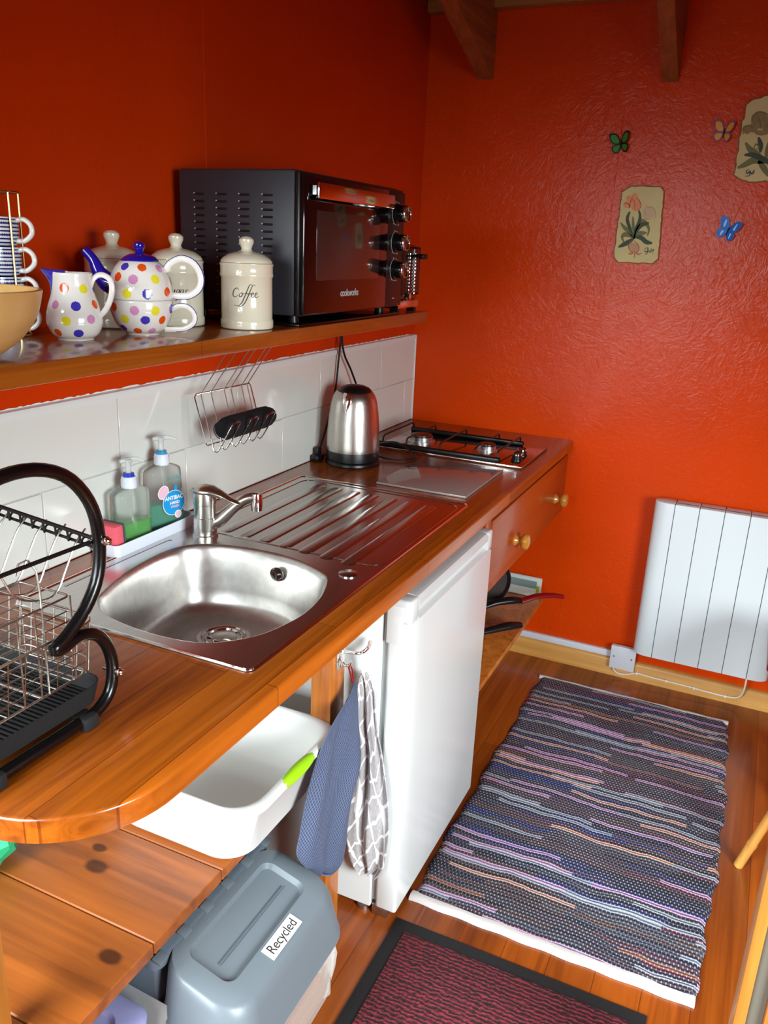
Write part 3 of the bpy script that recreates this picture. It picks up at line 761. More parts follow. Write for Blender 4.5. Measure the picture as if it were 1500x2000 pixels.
bm = bmesh.new(); box(bm, X1 + 0.0198, X1 + 0.0206, Y1 - 0.058, Y1 - 0.047, Z0 + 0.022, Z0 + 0.0245); part(pn, 'indicator_lamp', bm, 'print')
for c in range(4):
    bm = bmesh.new(); xc = 0.075 + c * 0.058
    for k in range(15):
        z = 1.645 - k * 0.0145
        box(bm, xc - 0.0005, xc + 0.024, Y0 - 0.0022, Y0 + 0.0008, z - 0.0022, z + 0.0022, bev=0.0009, seg=1, mi=0)
        box(bm, xc - 0.003, xc - 0.0006, Y0 - 0.0028, Y0 + 0.0005, z + 0.0004, z + 0.0026, mi=1)
    part(ov, 'side_vent', bm, ['black', 'print'], label='column of louvred vent slots')
for k in range(6): part(ov, 'edge_slot', newbox(X1 + 0.004, X1 + 0.0075, Y0 - 0.0004, Y0 + 0.002, 1.44 + k * 0.042, 1.452 + k * 0.042), 'dark')
part(ov, 'drip_base', newbox(X0 + 0.01, 0.338, Y0 - 0.0, Y1 + 0.01, ZS + 0.0006, ZS + 0.006, bev=0.001), 'blackgloss', label='black base plate')
for (x, y) in ((0.06, Y0 + 0.04), (0.30, Y0 + 0.04), (0.06, Y1 - 0.04), (0.30, Y1 - 0.04)):
    bm = bmesh.new(); lathe(bm, [(0.013, ZS + 0.006), (0.011, Z0 + 0.001)], (x, y, 0), 16); part(ov, 'foot', bm, 'black')

# ================================================================== TOASTER
to = thing('toaster', 'dark toaster with chrome lever track at the shelf end, half hidden by the mini oven', 'toaster', (0.22, -0.835, ZS))
part(to, 'body', newbox(0.06, 0.325, -0.905, -0.762, ZS + 0.03, 1.562, bev=0.018, seg=4), 'ovenfront')
part(to, 'end_panel', newbox(0.322, 0.3285, -0.898, -0.769, ZS + 0.048, 1.555, bev=0.006, seg=3), 'blackgloss')
bm = bmesh.new()
for (yy, rr) in ((-0.848, 0.0022), (-0.812, 0.003)):
    for k in range(12): lathe(bm, [(0.0, -0.004), (rr, -0.002), (rr, 0.002), (0, 0.004)], (0.3305, yy, 1.432 + k * 0.0095), 10, capb=False, capt=False)
tube(bm, [(0.33, -0.803, 1.425), (0.33, -0.803, 1.55)], 0.0014, 8)
part(to, 'lever_track', bm, 'chrome')
bm = bmesh.new(); tube(bm, [(0.328, -0.812, 1.532), (0.343, -0.812, 1.532)], 0.005, 10); box(bm, 0.342, 0.362, -0.826, -0.796, 1.524, 1.538, bev=0.003); part(to, 'lever', bm, 'black')
bm = bmesh.new(); lathe(bm, [(0.010, 0), (0.009, 0.008), (0, 0.009)], (0.328, -0.846, 1.425), 20, axis='x', capb=False, capt=False); part(to, 'dial', bm, 'chrome')
part(to, 'base', newbox(0.062, 0.327, -0.905, -0.762, ZS + 0.012, ZS + 0.034, bev=0.004), 'chrome')
for (x, y) in ((0.08, -0.89), (0.31, -0.89), (0.08, -0.775), (0.31, -0.775)): part(to, 'foot', newbox(x - 0.012, x + 0.012, y - 0.008, y + 0.008, ZS + 0.0005, ZS + 0.013), 'black')

# ================================================================== CANISTERS
def pen(root, strokes, c, rad, zc, ang0, scale, w=0.0013):
    """hand-lettered strokes wrapped on a cylinder; u to the right, v up"""
    bm = bmesh.new()
    def f3(u, v):
        a = ang0 + (u * scale) / rad
        return (c[0] + (rad + 0.0004) * math.cos(a), c[1] + (rad + 0.0004) * math.sin(a), zc + v * scale)
    for s in strokes: ribbon(bm, s, w / scale * 1.0, f3, 5)
    return part(root, 'lettering', bm, 'ink')
COFFEE = [  # unit: letter x-height about 1
    [(-2.1, 1.35), (-2.25, 1.7), (-2.7, 1.75), (-3.25, 1.2), (-3.45, 0.4), (-3.2, -0.05), (-2.75, -0.05), (-2.3, 0.3)],
    [(-1.55, 0.85), (-1.85, 0.6), (-2.0, 0.15), (-1.75, -0.02), (-1.4, 0.25), (-1.3, 0.7), (-1.55, 0.85), (-1.2, 0.6), (-0.85, 0.75)],
    [(0.75, 2.45), (0.55, 2.65), (0.2, 2.4), (-0.2, 1.5), (-0.7, 0.3), (-1.3, -1.0), (-1.9, -1.75), (-2.5, -1.95), (-3.2, -1.8)],
    [(1.55, 2.3), (1.2, 2.55), (0.85, 2.3), (0.4, 1.3), (-0.1, 0.1), (-0.7, -1.1), (-1.3, -1.8), (-1.9, -2.1), (-2.4, -1.95)],
    [(-0.8, 0.75), (-0.2, 0.65), (0.4, 0.7), (0.7, 0.6)],
    [(0.6, 0.35), (1.05, 0.55), (1.1, 0.8), (0.85, 0.85), (0.6, 0.4), (0.7, 0.0), (1.1, -0.02), (1.4, 0.25)],
    [(1.4, 0.3), (1.8, 0.5), (1.9, 0.8), (1.65, 0.85), (1.4, 0.4), (1.5, -0.02), (1.9, -0.05), (2.3, 0.25)]]
SUGAR = [
    [(-2.0, 1.5), (-2.3, 1.75), (-2.8, 1.6), (-2.85, 1.2), (-2.4, 0.8), (-2.2, 0.35), (-2.6, -0.02), (-3.1, 0.1), (-3.2, 0.4)],
    [(-1.9, 0.8), (-1.95, 0.2), (-1.7, 0.0), (-1.35, 0.4), (-1.2, 0.85), (-1.3, 0.1), (-1.05, 0.1)],
    [(-0.2, 0.75), (-0.6, 0.85), (-0.9, 0.4), (-0.8, 0.02), (-0.4, 0.3), (-0.15, 0.85), (-0.4, -0.4), (-1.0, -1.5), (-1.6, -1.5)],
    [(0.65, 0.75), (0.25, 0.85), (-0.05, 0.4), (0.05, 0.02), (0.4, 0.3), (0.7, 0.85), (0.55, 0.1), (0.85, 0.1)],
    [(1.0, 0.8), (1.1, 0.5), (1.0, 0.0), (1.1, 0.5), (1.4, 0.85), (1.7, 0.75)]]
TEA = [
    [(-1.6, 1.5), (-1.0, 1.7), (-0.1, 1.6), (0.4, 1.8)], [(-0.6, 1.6), (-0.8, 0.8), (-1.1, 0.1), (-1.6, 0.0)],
    [(-0.5, 0.35), (0.0, 0.55), (0.0, 0.85), (-0.35, 0.6), (-0.4, 0.05), (0.1, 0.05), (0.4, 0.4)],
    [(1.1, 0.75), (0.7, 0.85), (0.45, 0.4), (0.6, 0.02), (0.95, 0.3), (1.2, 0.85), (1.1, 0.1), (1.5, 0.1)]]
def canister(c, label, strokes, s=1.0, scale=0.0112):
    t = thing('storage_canister', label, 'canister', (c[0], c[1], ZS), 'cream ceramic canisters on the shelf')
    R = 0.054 * s
    bm = bmesh.new()
    prof = [(R * 0.93, 0.0), (R * 0.985, 0.002), (R * 1.0, 0.006), (R * 1.0, 0.016), (R * 0.985, 0.0185), (R * 0.965, 0.020), (R * 0.965, 0.101), (R * 0.985, 0.1025), (R * 1.0, 0.105), (R * 1.0, 0.108), (R * 0.985, 0.1105), (R * 0.985, 0.1235), (R * 1.005, 0.126), (R * 1.005, 0.1285), (R * 0.96, 0.130)]
    lathe(bm, [(r, ZS + 0.0004 + h * s) for r, h in prof], (c[0], c[1], 0), 56); part(t, 'jar', bm, 'ceramic')
    bm = bmesh.new()
    prof = [(R * 0.97, 0.1302), (R * 0.965, 0.133), (R * 0.90, 0.138), (R * 0.7, 0.1455), (R * 0.45, 0.150), (R * 0.26, 0.1515), (R * 0.21, 0.154), (R * 0.19, 0.157), (R * 0.235, 0.163), (R * 0.28, 0.169), (R * 0.27, 0.175), (R * 0.18, 0.1795), (0, 0.181)]
    lathe(bm, [(r, ZS + 0.0004 + h * s) for r, h in prof], (c[0], c[1], 0), 48, capt=False); part(t, 'lid', bm, 'ceramic')
    if strokes:
        a0 = math.atan2(-3.0 - c[1], 1.257 - c[0])
        pen(t, strokes, c, R * 0.965, ZS + 0.066 * s, a0 + (0.06 if strokes is not SUGAR else 0.12), scale * 0.82, 0.0015)
    return t
canister((0.271, -1.548), 'cream ceramic canister lettered Coffee, in front of the mini oven', COFFEE)
canister((0.136, -1.600), 'cream ceramic canister lettered Sugar, behind the spotted teapot handle', SUGAR)
canister((0.078, -1.72), 'cream ceramic canister against the wall, hidden behind teapot and jug', TEA, 1.0)

# ================================================================== POLKA DOT CROCKERY
def dotted(root, name, prof, c, n, zsub, dots, extra=None, base='whiteceramic', openb=True):
    """dense lathe whose faces inside dots take the dot glaze; dots: (angle, height, radius, colour)"""
    pr = smooth_path([(r, 0, h) for r, h in prof], zsub)
    # even arc-length resample
    L = [0]
    for a, b in zip(pr, pr[1:]): L.append(L[-1] + (b - a).length)
    m = int(L[-1] / 0.00115); P = []; j = 0
    for k in range(m + 1):
        d = L[-1] * k / m
        while j < len(L) - 2 and L[j + 1] < d: j += 1
        tt = (d - L[j]) / max(1e-9, L[j + 1] - L[j]); P.append(pr[j].lerp(pr[j + 1], tt))
    bm = bmesh.new(); rs = []
    for p in P: rs.append(ring(bm, [(c[0] + p.x * math.cos(2 * PI * k / n), c[1] + p.x * math.sin(2 * PI * k / n), p.z) for k in range(n)]))
    cols = ['dot_orange', 'dot_yellow', 'dot_pink', 'dot_blue']
    D3 = []
    for (a, h, rd, ci) in dots:
        r = min(P, key=lambda q: abs(q.z - h)).x
        D3.append((Vector((c[0] + r * math.cos(a), c[1] + r * math.sin(a), h)), rd, ci))
    for i in range(len(P) - 1):
        for f in bridge(bm, rs[i], rs[i + 1]):
            m_ = f.calc_center_median()
            for (q, rd, ci) in D3:
                if (m_ - q).length < rd: f.material_index = 1 + ci; break
            else:
                if extra and extra(m_): f.material_index = 4
    cap(bm, rs[0], 0, True)
    if not openb: cap(bm, rs[-1])
    return part(root, name, bm, [base] + cols, angle=50)
AC = math.atan2(-3.0 + 1.8, 1.257 - 0.2)   # angle facing the photographer
# teacup of the set
cc = (0.205, -1.79)
cup = thing('spotted_cup', 'white cup with coloured spots under the matching teapot', 'cup', (cc[0], cc[1], ZS), 'polka dot tea set')
def dg_(deg): return AC + math.radians(deg)
z = ZS + 0.0004
dots = [(dg_(-58), z + 0.050, 0.0078, 0), (dg_(-14), z + 0.046, 0.0082, 2), (dg_(24), z + 0.046, 0.0082, 1), (dg_(66), z + 0.048, 0.008, 3), (dg_(-36), z + 0.030, 0.008, 1), (dg_(5), z + 0.0295, 0.0082, 3), (dg_(42), z + 0.029, 0.008, 0), (dg_(-52), z + 0.013, 0.0075, 3), (dg_(-14), z + 0.009, 0.0075, 0), (dg_(24), z + 0.009, 0.0075, 2), (dg_(110), z + 0.03, 0.008, 1), (dg_(150), z + 0.04, 0.008, 0), (dg_(-100), z + 0.04, 0.008, 2), (dg_(-140), z + 0.02, 0.008, 3), (dg_(180), z + 0.015, 0.008, 2)]
dotted(cup, 'cup_body', [(0.030, z), (0.031, z + 0.003), (0.040, z + 0.010), (0.050, z + 0.025), (0.0555, z + 0.042), (0.0565, z + 0.055), (0.056, z + 0.0615), (0.054, z + 0.062), (0.0535, z + 0.055)], cc, 300, 6, dots)
def handle(root, name, c, start, outd, pts, rad, mats, flat=(0.55, 1.0)):
    bm = bmesh.new(); P = [Vector((c[0], c[1], 0)) + outd * p[0] + Vector((0, 0, p[1])) for p in pts]
    tube(bm, P, rad, 14, smooth=5, flat=flat)
    # blue glaze on the outer top of the handle
    cen = sum(P, Vector()) / len(P)
    for f in bm.faces:
        m_ = f.calc_center_median(); f.normal_update()
    bmesh.ops.recalc_face_normals(bm, faces=bm.faces)
    for f in bm.faces:
        m_ = f.calc_center_median()
        if f.normal.dot((m_ - cen).normalized()) > 0.72: f.material_index = 1
    return part(root, name, bm, mats)
hd = RV
handle(cup, 'cup_handle', cc, None, hd, [(0.054, z + 0.047), (0.068, z + 0.0535), (0.084, z + 0.052), (0.0955, z + 0.040), (0.0945, z + 0.024), (0.078, z + 0.013), (0.058, z + 0.011), (0.041, z + 0.010)], 0.0048, ['whiteceramic', 'cobalt'])
tpz = z + 0.0622
tpot = thing('spotted_teapot', 'white teapot with coloured spots, blue spout and lid, stacked on cup', 'teapot', (cc[0], cc[1], tpz), 'polka dot tea set')
z = tpz + 0.0002
dots = [(dg_(-48), z + 0.040, 0.0082, 0), (dg_(-14), z + 0.037, 0.0085, 2), (dg_(28), z + 0.038, 0.0082, 1), (dg_(-26), z + 0.0125, 0.0085, 1), (dg_(10), z + 0.0125, 0.0088, 3), (dg_(52), z + 0.016, 0.0082, 0), (dg_(-38), z + 0.058, 0.0078, 3), (dg_(4), z + 0.0575, 0.0078, 0), (dg_(48), z + 0.056, 0.0078, 2), (dg_(82), z + 0.035, 0.008, 3), (dg_(120), z + 0.02, 0.008, 1), (dg_(160), z + 0.04, 0.008, 0), (dg_(-120), z + 0.03, 0.008, 2), (dg_(-160), z + 0.02, 0.008, 3)]
dotted(tpot, 'pot_body', [(0.052, z), (0.0565, z + 0.0015), (0.0575, z + 0.008), (0.0565, z + 0.024), (0.0515, z + 0.042), (0.044, z + 0.056), (0.036, z + 0.065), (0.030, z + 0.0685)], cc, 300, 6, dots, openb=False)
bm = bmesh.new(); lathe(bm, [(0.0335, z + 0.0665), (0.034, z + 0.069), (0.028, z + 0.0745), (0.018, z + 0.0785), (0.009, z + 0.080), (0.0065, z + 0.083), (0.0085, z + 0.088), (0.0105, z + 0.092), (0.0095, z + 0.097), (0.005, z + 0.100), (0, z + 0.1005)], (cc[0], cc[1], 0), 40, capt=False)
part(tpot, 'lid', bm, 'cobalt', label='cobalt blue lid')
bm = bmesh.new(); B = Vector((cc[0], cc[1], 0))
tube(bm, [B - hd * 0.045 + Vector((0, 0, z + 0.022)), B - hd * 0.062 + Vector((0, 0, z + 0.030)), B - hd * 0.075 + Vector((0, 0, z + 0.046)), B - hd * 0.084 + Vector((0, 0, z + 0.066)), B - hd * 0.098 + Vector((0, 0, z + 0.082))], [0.021, 0.018, 0.0125, 0.009, 0.0085], 24, smooth=5)
part(tpot, 'spout', bm, 'cobalt', label='cobalt blue spout')
handle(tpot, 'handle', cc, None, hd, [(0.045, z + 0.052), (0.056, z + 0.066), (0.076, z + 0.0745), (0.097, z + 0.067), (0.109, z + 0.047), (0.107, z + 0.025), (0.090, z + 0.0105), (0.070, z + 0.008), (0.055, z + 0.009)], 0.0062, ['whiteceramic', 'cobalt'])
# jug
jc = (0.185, -1.935); z = ZS + 0.0004
jug = thing('spotted_jug', 'white milk jug with coloured spots and blue lip beside the wooden bowl', 'jug', (jc[0], jc[1], ZS), 'polka dot tea set')
AJ = math.atan2(-3.0 - jc[1], 1.257 - jc[0])
def dj(d): return AJ + math.radians(d)
dots = [(dj(-24), z + 0.086, 0.0078, 0), (dj(30), z + 0.085, 0.0075, 1), (dj(-46), z + 0.059, 0.0072, 2), (dj(4), z + 0.058, 0.0078, 3), (dj(56), z + 0.060, 0.0075, 0), (dj(-18), z + 0.034, 0.0078, 1), (dj(34), z + 0.037, 0.0075, 2), (dj(-44), z + 0.014, 0.0072, 0), (dj(6), z + 0.0135, 0.0078, 3), (dj(100), z + 0.04, 0.0075, 1), (dj(140), z + 0.08, 0.0075, 0), (dj(-100), z + 0.03, 0.0075, 3), (dj(180), z + 0.03, 0.0075, 2), (dj(80), z + 0.085, 0.0075, 3)]
lipd = -RV
def lipblue(p):
    q = p - Vector((jc[0], jc[1], p.z)); zz = p.z - z
    if q.length < 1e-6: return False
    return q.normalized().dot(lipd) > 0.62 + (0.105 - zz) * 6.5 and zz > 0.06
jb = dotted(jug, 'jug_body', [(0.029, z), (0.030, z + 0.003), (0.038, z + 0.010), (0.0445, z + 0.024), (0.0455, z + 0.036), (0.042, z + 0.054), (0.0355, z + 0.074), (0.0325, z + 0.092), (0.033, z + 0.108), (0.031, z + 0.1085), (0.030, z + 0.10)], jc, 300, 6, dots, lipblue)
# pull the lip out
off = Vector(jb.location) + Vector(jug.location)
for v in jb.data.vertices:
    p = v.co + off; q = p - Vector((jc[0], jc[1], p.z)); zz = p.z - z
    if zz > 0.07 and q.length > 1e-6:
        k = max(0.0, q.normalized().dot(lipd) - 0.45) / 0.55; h = (zz - 0.07) / 0.038
        v.co += lipd * (0.018 * k * k * h * h) + Vector((0, 0, 0.004 * k * h))
handle(jug, 'jug_handle', jc, None, hd, [(0.030, z + 0.088), (0.036, z + 0.101), (0.048, z + 0.108), (0.062, z + 0.102), (0.066, z + 0.086), (0.061, z + 0.066), (0.052, z + 0.050), (0.042, z + 0.040)], 0.0047, ['whiteceramic', 'whiteceramic'])

# ================================================================== WOODEN BOWL
bc = (0.247, -2.235); z = ZS + 0.0004
bm = bmesh.new()
prof = [(0.045, z), (0.052, z + 0.002), (0.075, z + 0.012), (0.100, z + 0.032), (0.120, z + 0.060), (0.129, z + 0.092), (0.1285, z + 0.096), (0.124, z + 0.097), (0.121, z + 0.092), (0.112, z + 0.060), (0.092, z + 0.034), (0.065, z + 0.016), (0.03, z + 0.009), (0, z + 0.008)]
lathe(bm, [(p.x, p.z) for p in smooth_path([(r, 0, h) for r, h in prof], 4)], (bc[0], bc[1], 0), 72, capt=False)
single('wooden_bowl', 'large pale turned wooden bowl at the near end of the shelf', 'bowl', bm, 'bowlwood', origin=(bc[0], bc[1], z), angle=60)

# ================================================================== MUG STAND
mc = (0.058, -1.975)
for i in range(4):
    z = 1.3835 + i * 0.0475
    lab = ['blue and white patterned mug, lowest in the wire stand behind the bowl', 'blue and white patterned mug, second from the bottom of the wire stand', 'blue and white patterned mug, second from the top of the wire stand', 'blue and white patterned mug, topmost in the wire stand'][i]
    mg = thing('patterned_mug', lab, 'mug', (mc[0], mc[1], z), 'stacked blue and white mugs')
    bm = bmesh.new()
    lathe(bm, [(0.030, 0.0), (0.034, 0.0015), (0.0385, 0.007), (0.040, 0.014), (0.0405, 0.0472), (0.038, 0.0473), (0.0375, 0.014), (0.0, 0.006)], (0, 0, 0), 48, capt=False)
    part(mg, 'mug_body', bm, 'mug', world=False)
    bm = bmesh.new(); tube(bm, [RV * 0.038 + Vector((0, 0, 0.042)), RV * 0.052 + Vector((0, 0, 0.0445)), RV * 0.063 + Vector((0, 0, 0.036)), RV * 0.064 + Vector((0, 0, 0.022)), RV * 0.052 + Vector((0, 0, 0.011)), RV * 0.038 + Vector((0, 0, 0.010))], 0.0042, 12, smooth=5); part(mg, 'mug_handle', bm, 'whiteceramic', world=False)
ms = thing('mug_stand', 'tall brassy wire stand holding a stack of mugs by the wall', 'stand', (mc[0], mc[1], ZS), None)
bm = bmesh.new()
for d_ in (-75, -20, 35, 105, 180, 240):
    if d_ == 35: pass
    a = AC + math.radians(d_ + 10); p = (mc[0] + 0.0455 * math.cos(a), mc[1] + 0.0455 * math.sin(a))
    tube(bm, [(p[0], p[1], ZS + 0.002), (p[0], p[1], 1.612)], 0.0016, 8)
part(ms, 'upright_wires', bm, 'brass')
for zz in (ZS + 0.002, 1.612):
    bm = bmesh.new(); tube(bm, [(mc[0] + 0.0455 * math.cos(2 * PI * k / 40), mc[1] + 0.0455 * math.sin(2 * PI * k / 40), zz) for k in range(40)], 0.0016, 8, closed=True)
    part(ms, 'ring', bm, 'brass')

# ================================================================== WIRE RACK UNDER SHELF
wr = thing('hanging_wire_rack', 'chrome wire rack hanging beneath the shelf holding a black roll', 'rack', (0.08, -1.31, 1.19))
tl, tr = Vector((0.06, -1.456, 1.205)), Vector((0.06, -1.224, 1.203)); bl, brr = Vector((0.10, -1.470, 1.090)), Vector((0.10, -1.238, 1.088))
bm = bmesh.new()
tube(bm, smooth_path([tl + Vector((0, 0, -0.006)), tl + Vector((0, 0.006, 0)), tr + Vector((0, -0.006, 0)), tr + Vector((0, 0, -0.006)), brr + Vector((0, 0, 0.006)), brr + Vector((0, -0.006, 0)), bl + Vector((0, 0.006, 0)), bl + Vector((0, 0, 0.006))], 1, True), 0.0018, 8, closed=True)
part(wr, 'frame', bm, 'chrome')
for k, fr_ in enumerate((0.10, 0.27, 0.50, 0.62, 0.82, 0.93)):
    bm = bmesh.new(); a = tl.lerp(tr, fr_); b = bl.lerp(brr, fr_)
    tube(bm, [(a.x + 0.10, a.y + 0.012, 1.3495), (a.x + 0.06, a.y + 0.008, 1.29), (a.x + 0.002, a.y, a.z)], 0.0013, 6); tube(bm, [a, b], 0.0013, 6)
    part(wr, 'back_wire', bm, 'wire')
for fr_ in (0.17, 0.5, 0.82):
    b = bl.lerp(brr, fr_); hw = 0.017
    P = [b + Vector((0.0, -hw, 0.012)), b + Vector((0.006, -hw, -0.014)), b + Vector((0.02, -hw, -0.012)), b + Vector((0.055, -hw, 0.045)), b + Vector((0.062, -hw * 0.6, 0.057)), b + Vector((0.062, hw * 0.6, 0.057)), b + Vector((0.055, hw, 0.045)), b + Vector((0.02, hw, -0.012)), b + Vector((0.006, hw, -0.014)), b + Vector((0.0, hw, 0.012))]
    bm = bmesh.new(); tube(bm, P, 0.0017, 8, smooth=3); part(wr, 'hook', bm, 'chrome')
bm = bmesh.new()
cy0, cy1 = -1.432, -1.215
n = 40; rs = []
for k in range(13):
    t = k / 12; yy = cy0 + (cy1 - cy0) * t
    e = 1.0 if 0 < k < 12 else 0.72
    if k in (1, 11): e = 0.95
    rs.append([(0.116 + 0.025 * e * math.cos(2 * PI * j / n), yy, 1.124 + 0.027 * e * math.sin(2 * PI * j / n) + 0.0008 * math.sin(j * 2 + k)) for j in range(n)])
loft(bm, rs)
rl = thing('cloth_roll', 'rolled black cloth lying in the hanging chrome wire rack', 'cloth', (0.116, -1.32, 1.097))
part(rl, 'outer_layer', bm, 'blackmatt', angle=60)
bm = bmesh.new(); sp_ = [(0.116 + (0.004 + 0.0017 * a) * math.cos(a), cy0 - 0.0006, 1.124 + (0.004 + 0.0017 * a) * math.sin(a)) for a in [0.35 * i for i in range(32)]]
tube(bm, sp_, 0.0012, 6); part(rl, 'rolled_end', bm, 'blackmatt')

# ================================================================== KETTLE
kx, ky = 0.128, -0.758
kt = thing('kettle', 'brushed steel electric kettle with black lid on the worktop corner', 'kettle', (kx, ky, 0.9))
bm = bmesh.new(); lathe(bm, [(0.084, 0.9004), (0.0865, 0.904), (0.0855, 0.911), (0.082, 0.914)], (kx, ky, 0), 56); part(kt, 'power_base', bm, 'black')
bm = bmesh.new(); lathe(bm, [(0.081, 0.9145), (0.083, 0.917), (0.083, 0.943), (0.0825, 0.945)], (kx, ky, 0), 56); part(kt, 'lower_band', bm, 'black', label='black lower band')
bm = bmesh.new()
prof = [(0.0825, 0.9452), (0.0828, 0.96), (0.0815, 1.0), (0.0785, 1.04), (0.0735, 1.08), (0.067, 1.108), (0.058, 1.124), (0.053, 1.128)]
lathe(bm, [(p.x, p.z) for p in smooth_path([(r, 0, h) for r, h in prof], 4)], (kx, ky, 0), 72); part(kt, 'steel_body', bm, 'kettle', angle=70)
bm = bmesh.new(); lathe(bm, [(0.0535, 1.1282), (0.052, 1.131), (0.045, 1.138), (0.03, 1.144), (0.012, 1.147), (0, 1.1475)], (kx, ky, 0), 48, capt=False); ld = part(kt, 'lid', bm, 'black')
# V-shaped spout towards the photographer
sd = (FV * 0.93 - RV * 0.30).normalized(); sn = Vector((-sd.y, sd.x, 0))
bm = bmesh.new(); K = Vector((kx, ky, 0))
rows = [(1.128, 0.014, 0.012), (1.117, 0.017, 0.0125), (1.10, 0.0145, 0.007), (1.082, 0.009, 0.003), (1.068, 0.001, 0.0)]
prevr = None
for (zz, w, o_) in rows:
    rad = 0.0565 + (1.128 - zz) * 0.36 if zz > 1.10 else 0.0685 + (1.10 - zz) * 0.22
    a = K + sd * (rad * 0.985) - sn * w + Vector((0, 0, zz)); b = K + sd * (rad + o_) + Vector((0, 0, zz + 0.002)); c = K + sd * (rad * 0.985) + sn * w + Vector((0, 0, zz))
    vs = ring(bm, [a, b, c])
    if prevr: 
        bm.faces.new((prevr[0], prevr[1], vs[1], vs[0])); bm.faces.new((prevr[1], prevr[2], vs[2], vs[1]))
    prevr = vs
part(kt, 'spout', bm, 'chrome', angle=70)
bm = bmesh.new(); hb = (-sd)
tube(bm, [K + hb * 0.052 + Vector((0, 0, 1.118)), K + hb * 0.08 + Vector((0, 0, 1.115)), K + hb * 0.106 + Vector((0, 0, 1.098)), K + hb * 0.118 + Vector((0, 0, 1.06)), K + hb * 0.11 + Vector((0, 0, 0.99)), K + hb * 0.085 + Vector((0, 0, 0.955))], 0.011, 14, smooth=5, flat=(1.3, 0.8)); part(kt, 'handle', bm, 'black')
# cables and plug
bm = bmesh.new(); tube(bm, [(0.03, -0.672, 1.349), (0.028, -0.668, 1.28), (0.022, -0.668, 1.20), (0.022, -0.688, 1.10), (0.024, -0.742, 1.0), (0.026, -0.785, 0.94), (0.03, -0.80, 0.915)], 0.0032, 8, smooth=6)
cb = thing('hanging_cable', 'black cable with plug hanging from shelf behind the kettle', 'cable', (0.03, -0.7, 0.9))
part(cb, 'flex', bm, 'cableblack')
bm = bmesh.new(); box(bm, 0.014, 0.042, -0.826, -0.782, 0.9006, 0.922, bev=0.006); box(bm, 0.022, 0.036, -0.815, -0.79, 0.918, 0.945, bev=0.005)
part(cb, 'plug', bm, 'black')
bm = bmesh.new(); tube(bm, [(0.03, -0.650, 1.349), (0.028, -0.66, 1.28), (0.03, -0.645, 1.22), (0.035, -0.60, 1.16), (0.04, -0.55, 1.08), (0.05, -0.53, 0.98), (0.07, -0.55, 0.912), (0.085, -0.60, 0.905)], 0.0034, 8, smooth=6)
single('kettle_cable', 'black cable slanting down the tiles behind the kettle top', 'cable', bm, 'cableblack')
bm = bmesh.new(); tube(bm, [(0.17, -0.665, 0.908), (0.215, -0.67, 0.905), (0.262, -0.655, 0.905), (0.278, -0.605, 0.905), (0.255, -0.565, 0.908), (0.19, -0.56, 0.935), (0.13, -0.60, 0.93), (0.105, -0.63, 0.912)], 0.0028, 8, smooth=6)
single('cable_loop', 'loose loop of black kettle cable on the worktop by the hob', 'cable', bm, 'cableblack')

# ================================================================== HOB
hb_ = thing('gas_hob', 'two burner gas hob with black pan supports at the far worktop end', 'hob', (0.36, -0.36, 0.9))
part(hb_, 'hob_plate', newbox(0.10, 0.617, -0.532, -0.203, 0.9004, 0.9075, bev=0.003), 'hobplate')
part(hb_, 'front_trim', newbox(0.10, 0.6185, -0.540, -0.530, 0.9004, 0.909, bev=0.002), 'chrome')
for (x, y, rr) in ((0.205, -0.375, 0.047), (0.448, -0.375, 0.034)):
    bm = bmesh.new(); lathe(bm, [(rr * 1.05, 0.9075), (rr * 1.05, 0.910), (rr * 0.86, 0.911), (rr * 0.86, 0.9245), (rr * 0.8, 0.9255), (rr * 0.5, 0.9255)], (x, y, 0), 40); bn = part(hb_, 'burner', bm, 'alu')
    bm = bmesh.new(); lathe(bm, [(rr * 0.7, 0.9256), (rr * 0.82, 0.927), (rr * 0.80, 0.931), (rr * 0.6, 0.9325), (0, 0.933)], (x, y, 0), 36, capt=False); part(bn, 'burner_cap', bm, 'burnercap')
for (y) in (-0.515, -0.235):
    bm = bmesh.new(); box(bm, 0.108, 0.535, y - 0.008, y + 0.008, 0.9076, 0.920, bev=0.003); cyl(bm, (0.108, y, 0.915), (0.535, y, 0.915), 0.008); part(hb_, 'pan_support_rail', bm, 'cast')
for x in (0.118, 0.325, 0.525):
    bm = bmesh.new()
    tube(bm, [(x, -0.513, 0.915), (x, -0.507, 0.935), (x, -0.497, 0.9405), (x, -0.253, 0.9405), (x, -0.243, 0.935), (x, -0.237, 0.915)], 0.0033, 8); part(hb_, 'pan_support_bar', bm, 'cast')
for (x, y) in ((0.205, -0.375), (0.448, -0.375)):
    for sgn in (-1, 1):
        bm = bmesh.new(); tube(bm, [(x, y + sgn * 0.138, 0.915), (x, y + sgn * 0.132, 0.936), (x, y + sgn * 0.125, 0.9405), (x, y + sgn * 0.05, 0.9405)], 0.0033, 8); part(hb_, 'pan_support_finger', bm, 'cast')
for (x, y) in ((0.576, -0.455), (0.572, -0.385)):
    bm = bmesh.new(); lathe(bm, [(0.019, 0.9076), (0.0185, 0.912), (0.016, 0.914), (0.0165, 0.930), (0.015, 0.932), (0, 0.9325)], (x, y, 0), 28, capt=False)
    k_ = part(hb_, 'control_knob', bm, 'black')
    bm = bmesh.new(); lathe(bm, [(0.0168, 0.926), (0.0172, 0.931), (0.0155, 0.9335), (0.0145, 0.9328)], (x, y, 0), 28, capb=False, capt=False); part(k_, 'knob_ring', bm, 'chrome')
